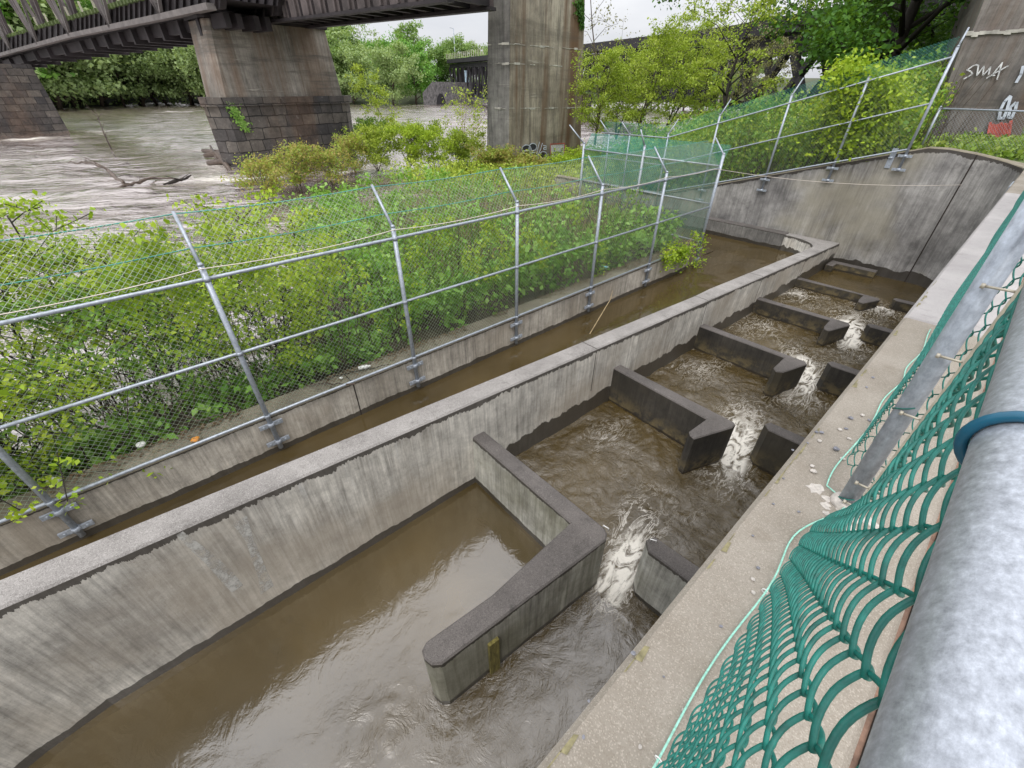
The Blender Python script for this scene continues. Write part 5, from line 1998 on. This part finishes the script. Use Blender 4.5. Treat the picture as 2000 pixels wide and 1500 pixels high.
def shrubs():
    G = 'shrubs growing at the river edge'
    # bronze tipped sumacs standing in the water before the middle pier
    for i, (x, y, h, lab) in enumerate(((525, 395, 2.0, 'bronze tipped shrub standing in the river nearest the driftwood'),
                                        (590, 372, 2.3, 'reddish shrub in front of the middle pier, left of two'),
                                        (650, 365, 1.9, 'reddish green shrub before the right half of the middle pier'),
                                        (690, 345, 2.4, 'bronze green shrub at the right foot of the middle pier'))):
        shrub(x, y, -3.2, lab, 'lf_red', 110 + i, h * 1.0, 0.9, 0.105, 24, 0.34, 4, group=G)
    for i, (x, y, h, lm, lab) in enumerate(((745, 335, 2.6, 'lf_locust', 'yellow green shrub between the piers, left one'),
                                            (800, 330, 2.6, 'lf_locust', 'yellow green shrub midway between the piers'),
                                            (850, 335, 2.7, 'lf_yellow', 'bright yellow green shrub between the piers nearer the tall pier'),
                                            (905, 325, 1.9, 'lf_locust', 'green shrub at the foot of the tall pier on its left'),
                                            (960, 338, 1.0, 'lf_red', 'bronze shrub directly below the red painted tag'),
                                            (1030, 340, 0.55, 'lf_red', 'low bronze shrub under the black and white tag'),
                                            (1110, 338, 0.5, 'lf_yellow', 'low bright shrub under the white board'),
                                            (720, 300, 2.5, 'lf_bramble', 'soft green bush right beside the middle pier'))):
        shrub(x, y, -3.0, lab, lm, 130 + i, h * 1.0, 1.0, 0.11, 44, 0.38, 4, group=G)
    # open saplings above the shrubs
    p = at_z(770, 292, -3.1)
    tree((p[0], p[1], -3.1), 'slim sapling with sparse pale leaves between the two piers', 'tree', None, M['lf_locust'], M['bark'], 151, 0.17, name='sapling', height=6.2, spread=1.3, trunk_r=0.05, n_limb=13, clump_n=26, clump_r=0.42, trunk_frac=0.25)
    p = at_z(905, 300, -3.1)
    tree((p[0], p[1], -3.1), 'thin open branched sapling just left of the tall pier', 'tree', None, M['lf_locust'], M['twig'], 152, 0.15, name='sapling', height=4.6, spread=1.6, trunk_r=0.04, n_limb=11, clump_n=8, clump_r=0.4, trunk_frac=0.1, stems=3)
    # young trees in the flooded strip at the left
    F = 'young trees in the flooded strip behind the fence'
    A = [(-2.4, -10.2, 2.7, 'lf_locust', 'feathery sapling farthest out in the river at the left edge'),
         (-0.7, -10.4, 2.6, 'lf_locust', 'wispy sapling standing out in the river below the arching driftwood'),
         (-1.6, -9.3, 3.0, 'lf_yellow', 'yellow green sapling at the left edge, tallest over the river'),
         (0.3, -8.9, 2.7, 'lf_locust', 'light green sapling behind the fence left of the second tall post'),
         (2.1, -9.6, 2.9, 'lf_yellow', 'yellow topped sapling reaching over the fence top beside the driftwood'),
         (-3.0, -8.0, 2.2, 'lf_bramble', 'dense green shrub at the lower left edge behind the fence'),
         (-0.6, -7.6, 2.1, 'lf_bramble', 'twiggy green shrub behind the lower rail between two posts'),
         (1.2, -7.5, 1.9, 'lf_yellow', 'bright yellow green sapling close behind the fence, with tilted sprays'),
         (-2.2, -7.1, 1.5, 'lf_yellow', 'low shrub of round yellow green leaves near the white litter')]
    for i, (y, x, h, lm, lab) in enumerate(A):
        z = bank_height(x, y)
        tree((x, y, min(z, -2.7)), lab, 'sapling', F, M[lm], M['bark_dark'], 170 + i, 0.074, name='sapling', height=h * (1.34 if i < 3 else 1.10), spread=0.95, trunk_r=0.022, n_limb=12, clump_n=22, clump_r=0.21, trunk_frac=0.18, stems=3, flatten=0.55)
    # vine with yellow leaves draped over the wing fence
    root = empty('vine', (-4.6, 17.5, -0.5), 'bright yellow green vine heaped over the wing fence between two posts', 'vine')
    P = []
    for _ in range(90):
        cx, cy = random.gauss(1672, 42), random.uniform(125, 290)
        if cy < 165 and cx < 1640:
            cx += 50
        c = at_plane(cx, cy, (0, 17.45, 0), (0, 1, 0))
        P.append(RNG.normal(size=(90, 3)) * np.array([0.22, 0.30, 0.18]) + c)
    leaves('foliage', np.vstack(P), 0.115, M['lf_yellow'], root)
    mb = MB()
    for i in range(8):
        x = -5.3 + 0.25 * i
        z0 = back_height(x, 17.9)
        mb.tube([(x, 17.9, z0), (x + 0.2, 17.6, z0 + 0.9), (x + random.uniform(-0.3, 0.5), 17.3, z0 + 2.1)], [0.025, 0.018, 0.008], 5)
    mb.build('stem', [M['bark']], root)
    # leafy spray hanging over the end of the canal wall
    root = empty('vine', (-5.9, 12.4, -2.4), 'yellow green vine spray hanging over the end of the canal wall', 'vine')
    P = []
    for _ in range(46):
        cx, cy = random.uniform(1300, 1378), 0
        f = (cx - 1300) / 78
        cy = 505 - 25 * f + random.gauss(0, 12) if f < 0.6 else random.uniform(445, 545)
        c = at_plane(cx, cy, (-5.75, 0, 0), (1, 0, 0))
        P.append(RNG.normal(size=(26, 3)) * 0.10 + c)
    leaves('foliage', np.vstack(P), 0.075, M['lf_yellow'], root)
    mb = MB()
    for _ in range(6):
        a = at_plane(random.uniform(1300, 1350), random.uniform(480, 510), (-5.8, 0, 0), (1, 0, 0))
        b = at_plane(random.uniform(1355, 1376), random.uniform(450, 540), (-5.8, 0, 0), (1, 0, 0))
        mb.tube([a, (a + b) / 2 + np.array([0, 0, 0.1]), b], 0.006, 4)
    mb.build('stem', [M['twig']], root)


shrubs()


# ------------------------------------------------------------------ undergrowth masses
def thicket_top(x, y):
    d = -6.3 - x
    yy = max(0.0, min(1.0, (y - 0.8) / 2.6))
    h = 1.15 + 0.55 * fbm(x * 0.55, y * 0.55, 11, 3) + 0.45 * min(1.0, d / 1.6)
    h *= 0.35 + 0.65 * yy
    if y > 8.5:
        h *= 0.92
    return max(0.12, h)


def sight_clear(P):
    """keep the trodden gap in the scrub that leaves the foot of the tall pier open"""
    d = P - np.array([0, 0, CAM_H])
    k = d @ _fw
    px, py = 1000 + F_PX * (d @ _rt) / k, 750 - F_PX * (d @ _up) / k
    return P[~((px > 945) & (px < 1125) & (py < 319) & (P[:, 0] < -9.0))]


def undergrowth():
    # broad-leaved tangle behind the fence
    n = 52000
    P = []
    for (x0, x1, y0, y1, cnt, lo) in ((-9.5, -6.35, 1.0, 12.6, 33000, 0.12), (-17.0, -9.5, 3.2, 12.6, 28000, 0.35)):
        cl = int(cnt / 34)
        for _ in range(cl):
            x, y = random.uniform(x0, x1), random.uniform(y0, y1)
            if y < 3.2 and random.random() < 0.80:
                continue
            zb = bank_height(x, y)
            if zb < -3.4:
                continue
            T = thicket_top(x, y)
            k = random.random() ** (0.55 if not (y > 5.5 and x < -7.4) else 1.15)
            if y > 5.5 and x < -7.2 and random.random() < 0.38:
                continue
            z = max(zb, -3.1) + T * max(lo, k)
            m = int(34 * random.uniform(0.3, 1.7))
            P.append(RNG.normal(size=(m, 3)) * np.array([0.15, 0.15, 0.10]) + np.array([x, y, z]))
    for _ in range(260):
        x, y = -6.45 - abs(random.gauss(0, 0.9)), random.uniform(-5.5, 3.4)
        zb = max(bank_height(x, y), -3.1)
        m = int(random.uniform(10, 34))
        P.append(RNG.normal(size=(m, 3)) * np.array([0.12, 0.12, 0.07]) + np.array([x, y, zb + 0.06 + 0.45 * random.random() ** 1.6]))
    P = np.vstack(P)
    P = sight_clear(P[P[:, 0] < -6.22])
    sel = RNG.random(len(P))
    patch = np.array([fbm(p[0] * 0.45, p[1] * 0.45, 2.0, 2) for p in P])
    a = (sel + patch * 0.6) < 0.52
    tag(leaves('undergrowth', P[a], 0.088, M['lf_bramble']), 'tangle of green brambles filling the strip behind the long fence', 'undergrowth', kind='stuff')
    V_ = []
    for _ in range(34):
        cx, cy = random.choice((random.uniform(420, 700), random.uniform(100, 420), random.uniform(700, 1200))), 0
        c = at_plane(cx, random.uniform(430, 560) - 0.05 * cx, (-6.25, 0, 0), (1, 0, 0))
        L_ = random.uniform(0.4, 1.3)
        for t in np.linspace(0, 1, 12):
            V_.append(RNG.normal(size=(9, 3)) * np.array([0.05, 0.10, 0.06]) + c + np.array([0.0, 0.25 * math.sin(3 * t + cx), -L_ * t]))
    V_ = np.vstack(V_)
    V_ = V_[(V_[:, 2] > -2.7)]
    tag(leaves('climbing_leaves', V_, 0.075, M['lf_yellow'], up=0.1), 'yellow green vine leaves climbing through the brush just behind the fence', 'vine leaves', kind='stuff')
    tag(leaves('undergrowth', P[~a], 0.125, M['lf_knot']), 'broad bright leaves of weeds crowding the canal wall behind the fence', 'undergrowth', kind='stuff')
    # dry canes through it
    mb = MB()
    for _ in range(900):
        x, y = random.uniform(-11, -6.5), random.uniform(-4.5, 12.5)
        zb = max(bank_height(x, y), -3.2)
        h = thicket_top(x, y) * random.uniform(0.7, 1.35) + (0.5 if y < 2 else 0.0)
        l = Vector((random.gauss(0, 0.22), random.gauss(0, 0.22), 1)) * h
        b_ = Vector((x, y, zb))
        mb.tube([b_, b_ + l * 0.55 + Vector((random.gauss(0, 0.05), random.gauss(0, 0.05), 0)), b_ + l], [0.010, 0.007, 0.003], 4, 0, False)
    for _ in range(1100):
        x, y = random.uniform(-12.5, -7.0), random.uniform(4.5, 12.4)
        zb = bank_height(x, y)
        h = random.uniform(0.9, 2.1)
        l = Vector((random.gauss(0, 0.25), random.gauss(0, 0.25), 1)) * h
        b_ = Vector((x, y, zb))
        mb.tube([b_, b_ + l], [0.007, 0.003], 3, 1, False)
    tag(mb.build('canes', [M['bark'], M['twig']]), 'dry brown canes and stems standing through the brush', 'canes', kind='stuff')
    # brush on the slope behind the wing fence
    P = []
    for _ in range(1500):
        x = random.uniform(-13.5, -2.4)
        y = 17.6 + random.random() ** 1.3 * 9
        zb = back_height(x, y)
        T = 1.9 + 0.9 * fbm(x * 0.5, y * 0.5, 8, 2) + 0.10 * (y - 17.6) - (0.9 if x > -3.6 else 0)
        z = zb + T * random.random() ** 0.6
        P.append(RNG.normal(size=(36, 3)) * 0.24 + np.array([x, y, z]))
    P = np.vstack(P)
    P = P[(P[:, 1] > 17.25) & (P[:, 0] < -2.75)]
    a = RNG.random(len(P)) < 0.7
    tag(leaves('hillside_brush', P[a], 0.13, M['lf_bramble']), 'green brush covering the slope behind the wing fence', 'brush', kind='stuff')
    tag(leaves('hillside_brush', P[~a], 0.12, M['lf_locust']), 'paler leaves mixed through the brush behind the wing fence', 'brush', kind='stuff')
    mb = MB()
    for _ in range(220):
        x, y = random.uniform(-10, -2.0), random.uniform(17.5, 20)
        zb = back_height(x, y)
        h = random.uniform(0.9, 2.4)
        b_ = Vector((x, y, zb))
        mb.tube([b_, b_ + Vector((random.gauss(0, 0.3), random.gauss(0, 0.2), 1)) * h], [0.012, 0.003], 4, 0, False)
    tag(mb.build('brush_stems', [M['bark']]), 'thin brown stems in the brush behind the wing fence', 'stems', kind='stuff')
    # low brush between the tall pier, the river and the end fence
    P = []
    for _ in range(900):
        x, y = random.uniform(-26, -9), random.uniform(13, 30)
        if y < 17.5 and x > -13.5:
            continue
        zb = -2.6
        z = -2.85 + random.random() * (0.45 + 0.35 * fbm(x * 0.3, y * 0.3, 5, 2))
        P.append(RNG.normal(size=(34, 3)) * 0.30 + np.array([x, y, z]))
    tag(leaves('riverside_brush', sight_clear(np.vstack(P)), 0.15, M['lf_locust']), 'pale green scrub round the foot of the tall pier', 'brush', kind='stuff')
    # grass and weeds at the foot of the near pier
    P = []
    for _ in range(420):
        x = random.uniform(-2.6, 4.5)
        y = random.uniform(17.7, 22.4)
        z = 0.08 + 0.16 * random.random() * (1 + fbm(x, y, 3, 2))
        P.append(RNG.normal(size=(30, 3)) * np.array([0.18, 0.18, 0.06]) + np.array([x, y, z]))
    tag(leaves('grass', np.vstack(P), 0.12, M['grass'], up=-0.1), 'green grass and weeds below the SWA tag behind the low fence', 'grass', kind='stuff')
    # dead leaves and twigs littering the canal wall
    P = []
    for y in np.arange(-3, 12.4, 0.012):
        if fbm(y * 0.5, 4, 1, 3) > -0.12:
            P.append((-6.30 + abs(random.gauss(0, 0.10)), y + random.gauss(0, 0.03), -2.375 + 0.02 * random.random()))
    for y in np.arange(9.2, 12.4, 0.008):
        P.append((-6.28 + 0.38 * random.random(), y, -2.375 + 0.03 * random.random()))
    tag(leaves('leaf_litter', np.array(P), 0.055, M['litterleaf'], up=1.5), 'brown dead leaves and twigs along the top of the canal wall', 'leaf litter', kind='stuff')


undergrowth()


# ------------------------------------------------------------------ driftwood, sticks, litter, gravel
def small_things():
    def wood(name, pts, rs, lab, cat, mat, group=None, nz=0.06):
        mb = MB()
        P_, R_ = [], []
        n_ = 5
        for i in range(len(pts) - 1):
            a_, b_ = np.array(pts[i], float), np.array(pts[i + 1], float)
            ln_ = np.linalg.norm(b_ - a_)
            for t in range(n_):
                P_.append(a_ + (b_ - a_) * t / n_ + RNG.normal(size=3) * ln_ * 0.022)
                R_.append((rs[i] + (rs[i + 1] - rs[i]) * t / n_) * 0.72 * random.uniform(0.75, 1.2))
        P_.append(np.array(pts[-1], float)); R_.append(rs[-1] * 0.5)
        mb.tube(P_, R_, 7)
        for _ in range(4):
            i = random.randrange(2, len(P_) - 2)
            q_ = P_[i] + np.array([random.gauss(0, 1), random.gauss(0, 1), abs(random.gauss(0, 0.6))]) * R_[i] * 6
            mb.tube([P_[i], (P_[i] + q_) / 2 + RNG.normal(size=3) * R_[i] * 0.6, q_], [R_[i] * 0.45, R_[i] * 0.3, R_[i] * 0.1], 5)
        o = mb.build(name, [mat])
        return tag(o, lab, cat, group)
    z = Z_RIVER
    G = 'driftwood caught in the river'
    A = lambda x, y, h=0.0: at_z(x, y, z) + np.array([0, 0, h])
    wood('driftwood', [A(140, 332, 0.45), A(178, 336, 0.6), A(210, 343, 0.45), A(242, 358, 0.0)], [0.03, 0.10, 0.13, 0.14], 'curved dark branch arching out of the river, left of the others', 'driftwood', M['drift'], G)
    wood('driftwood', [A(226, 370, 0.05), A(265, 361, 0.12), A(305, 352, 0.14), A(343, 352, 0.1)], [0.08, 0.12, 0.10, 0.05], 'long low branch lying on the water right of the arching one', 'driftwood', M['drift'], G)
    wood('driftwood', [A(322, 364, 0.1), A(348, 360, 0.22), A(362, 358, 0.2), A(378, 354, 0.35)], [0.07, 0.14, 0.10, 0.06], 'short knobbly dark branch above the leaning fence arm', 'driftwood', M['bark_dark'], G)
    root = empty('driftwood_pile', tuple(A(440, 318)), 'heap of bleached driftwood jammed against the left foot of the middle pier', 'driftwood', G)
    for pts, rs in (((A(402, 308, 0.5), A(440, 312, 0.5), A(500, 320, 0.2)), [0.16, 0.2, 0.1]), ((A(405, 318, 0.5), A(432, 318, 0.6), A(452, 336, 0.0)), [0.14, 0.25, 0.12]), ((A(408, 322, 0.1), A(440, 324, 0.3), A(470, 322, 0.2)), [0.16, 0.22, 0.1]), ((A(420, 310, 0.9), A(428, 322, 0.3)), [0.08, 0.12])):
        mb = MB()
        mb.tube(pts, rs, 7)
        mb.build('log', [M['drift']], root)
    # bare drowned sapling
    b = A(218, 292)
    mb = MB()
    mb.tube([b, b + np.array([0.1, 0, 1.2]), b + np.array([0.0, 0.2, 3.2])], [0.06, 0.045, 0.012], 5)
    for k in range(9):
        s = b + np.array([0.03, 0.05, 0.9 + 0.25 * k])
        a = k * 2.3
        mb.tube([s, s + np.array([math.cos(a) * 0.8, math.sin(a) * 0.8, 0.7])], [0.022, 0.006], 4)
    tag(mb.build('bare_sapling', [M['drift']]), 'leafless drowned sapling standing in the river left of the middle pier', 'sapling')
    # reed stick leaning in the canal
    a = at_z(1152, 652, Z_CANAL)
    mid = at_plane(1192, 585, (a[0] - 0.25, 0, 0), (1, 0, 0))
    top = at_plane(1197, 566, (a[0] - 0.35, 0, 0), (1, 0, 0))
    mb = MB()
    mb.tube([a - np.array([0, 0, 0.2]), a, (a + mid) / 2, mid, top], [0.012, 0.012, 0.011, 0.009, 0.003], 6)
    mb.tube([mid, mid + np.array([0.05, 0.15, 0.1])], [0.006, 0.002], 4)
    tag(mb.build('reed_stick', [M['twig']]), 'pale dry stick leaning out of the canal water', 'stick')
    # twigs and planks on the canal wall
    zt = -2.37
    B = lambda x, y, h=0.0: at_z(x, y, zt + h)
    wood('stick', [B(596, 752, 0.03), B(640, 749, 0.03), B(694, 750, 0.05)], [0.012, 0.018, 0.016], 'brown stick lying across the canal wall below the white bottle', 'stick', M['drift'], 'sticks on the canal wall')
    wood('stick', [B(605, 748, 0.04), B(690, 727, 0.03), B(760, 712, 0.05)], [0.008, 0.014, 0.008], 'thin dark stick stretched along the canal wall behind the white bottle', 'stick', M['bark_dark'], 'sticks on the canal wall')
    wood('stick', [B(345, 800, 0.05), B(385, 822, 0.06), B(410, 816, 0.12), B(462, 800, 0.06)], [0.022, 0.02, 0.014, 0.008], 'crooked grey root lying at the edge of the canal wall', 'stick', M['drift'], 'sticks on the canal wall')
    # litter
    LT = 'litter along the canal wall'

    def bottle(px, lab, mat, L=0.2, r=0.032, rz=0.3, h=0.035):
        c = at_z(px[0], px[1], zt + h)
        root = empty('bottle', tuple(c), lab, 'bottle', LT)
        d = np.array([math.cos(rz), math.sin(rz), 0.05])
        mb = MB()
        mb.tube([c - d * L / 2, c - d * L * 0.48, c + d * L * 0.2, c + d * L * 0.36, c + d * L * 0.40], [r * 0.8, r, r, r * 0.45, r * 0.42], 12)
        mb.build('bottle_body', [mat], root)
        mb = MB()
        mb.tube([c + d * L * 0.40, c + d * L * 0.5], [r * 0.5, r * 0.5], 10)
        mb.build('cap', [M['white']], root)
    bottle((712, 717), 'white plastic bottle lying among twigs behind the bottom rail', M['white'], 0.2, 0.035, 1.2)
    bottle((1180, 522), 'pale blue plastic bottle lying at the foot of the brush', M['cyan'], 0.22, 0.04, 0.9)

    def lump(px, s, lab, mat, cat, h=0.03, name='litter'):
        c = at_z(px[0], px[1], zt + h)
        mb = MB()
        n, m = 10, 7
        vs = []
        for i in range(m):
            th = math.pi * (i + 0.5) / m
            for j in range(n):
                ph = 2 * math.pi * j / n
                k = 1 + 0.35 * mnoise.noise(Vector((math.cos(ph) * 1.7 + px[0], math.sin(ph) * 1.7, th * 1.5)))
                vs.append((c[0] + s * k * math.sin(th) * math.cos(ph), c[1] + s * k * math.sin(th) * math.sin(ph), c[2] + s * 0.55 * k * math.cos(th)))
        fs = [(i * n + j, (i + 1) * n + j, (i + 1) * n + (j + 1) % n, i * n + (j + 1) % n) for i in range(m - 1) for j in range(n)]
        mb.add(vs, fs + [tuple(range(n)), tuple((m - 1) * n + j for j in range(n))[::-1]], 0, True)
        tag(mb.build(name, [mat]), lab, cat, LT)
    lump((382, 858), 0.055, 'orange scrap of plastic on the canal wall by the bottom rail', M['orange'], 'litter')
    lump((275, 868), 0.055, 'round white ball of foam at the edge of the brush', M['white'], 'litter', 0.05)
    lump((105, 940), 0.07, 'crumpled white wrapper on the canal wall above the nearest clamp', M['white'], 'litter', 0.05)
    lump((666, 738), 0.03, 'small white foam ball beside the sticks on the canal wall', M['white'], 'litter', 0.03)
    c = at_plane(176, 776, (-7.2, 0, 0), (1, 0, 0))
    mb = MB()
    for k in range(5):
        mb.tube([c + np.array([0.03 * k, 0.04 * k - 0.08, 0.0]), c + np.array([0.02, 0.05 * k - 0.03, 0.03 - 0.02 * k])], [0.025, 0.012], 6)
    tag(mb.build('plastic_scrap', [M['white']]), 'torn white plastic caught in the brush above the middle rail', 'litter', LT)
    # loose stones on the walkway
    G2 = 'loose pebbles scattered on the walkway'

    def stone(mat, seed):
        rg = random.Random(seed)
        mb = MB()
        n, m = 8, 5
        vs = []
        sx, sy, sz = rg.uniform(0.8, 1.3), rg.uniform(0.6, 1.0), rg.uniform(0.35, 0.55)
        for i in range(m):
            th = math.pi * (i + 0.5) / m
            for j in range(n):
                ph = 2 * math.pi * j / n
                k = 1 + rg.uniform(-0.22, 0.22)
                vs.append((sx * k * math.sin(th) * math.cos(ph), sy * k * math.sin(th) * math.sin(ph), sz * (1 + k * math.cos(th))))
        fs = [(i * n + j, (i + 1) * n + j, (i + 1) * n + (j + 1) % n, i * n + (j + 1) % n) for i in range(m - 1) for j in range(n)]
        mb.add(vs, fs + [tuple(range(n)), tuple((m - 1) * n + j for j in range(n))[::-1]])
        return mb.build('pebble', [mat])
    base = [stone(M['gravel'], 1), stone(M['gravel'], 2), stone(M['gravel_pale'], 3)]
    for b_, lab in zip(base, ('dark blue grey pebble lying loose on the walkway', 'dark blue grey pebble lying loose on the walkway', 'pale pebble lying loose on the walkway')):
        tag(b_, lab, 'pebble', 'dark ' + G2 if 'dark' in lab else 'pale ' + G2)
    spots = [(1661, 818, 9, 0), (1640, 840, 8, 2), (1658, 858, 8, 2), (1652, 838, 6, 1), (1684, 812, 8, 2), (1697, 822, 7, 0), (1632, 879, 13, 0), (1645, 897, 10, 2), (1586, 911, 9, 2), (1588, 922, 12, 2), (1594, 845, 8, 0), (1604, 846, 8, 0), (1600, 862, 9, 2), (1692, 757, 5, 0), (1470, 1132, 9, 2), (1471, 1158, 9, 2), (1480, 1110, 8, 0), (1408, 1224, 7, 0), (1236, 1277, 11, 0), (1470, 1047, 6, 0), (1250, 1459, 8, 2), (1334, 1388, 8, 2), (1510, 985, 6, 0), (1548, 880, 6, 0), (1577, 866, 5, 0), (1705, 738, 5, 1), (1296, 1322, 5, 0), (1560, 1000, 5, 1), (1530, 935, 5, 0), (1420, 1310, 5, 1), (1150, 1370, 6, 0), (1140, 1440, 6, 1)]
    used = [False] * 3
    for x, y, s, k in spots:
        p = at_z(x, y, 0.001)
        o = base[k] if not used[k] else copy_tree(base[k])
        used[k] = True
        dist = math.sqrt(p[0] ** 2 + p[1] ** 2 + 1.55 ** 2)
        sc = s * dist / 812 * 0.42
        o.location = (p[0], p[1], 0.0005)
        o.scale = (sc, sc, sc)
        o.rotation_euler = (0, 0, random.uniform(0, 6.28))
    # blue steel plate at the far end of the walkway
    c = at_z(1945, 358, -0.1)
    mb = MB()
    mb.box((XR - 0.012, 13.6, -0.14), (0.02, 0.85, 0.24))
    tag(mb.build('steel_plate', [M['galv']]), 'grey blue steel plate fixed to the far walkway edge', 'plate')


small_things()
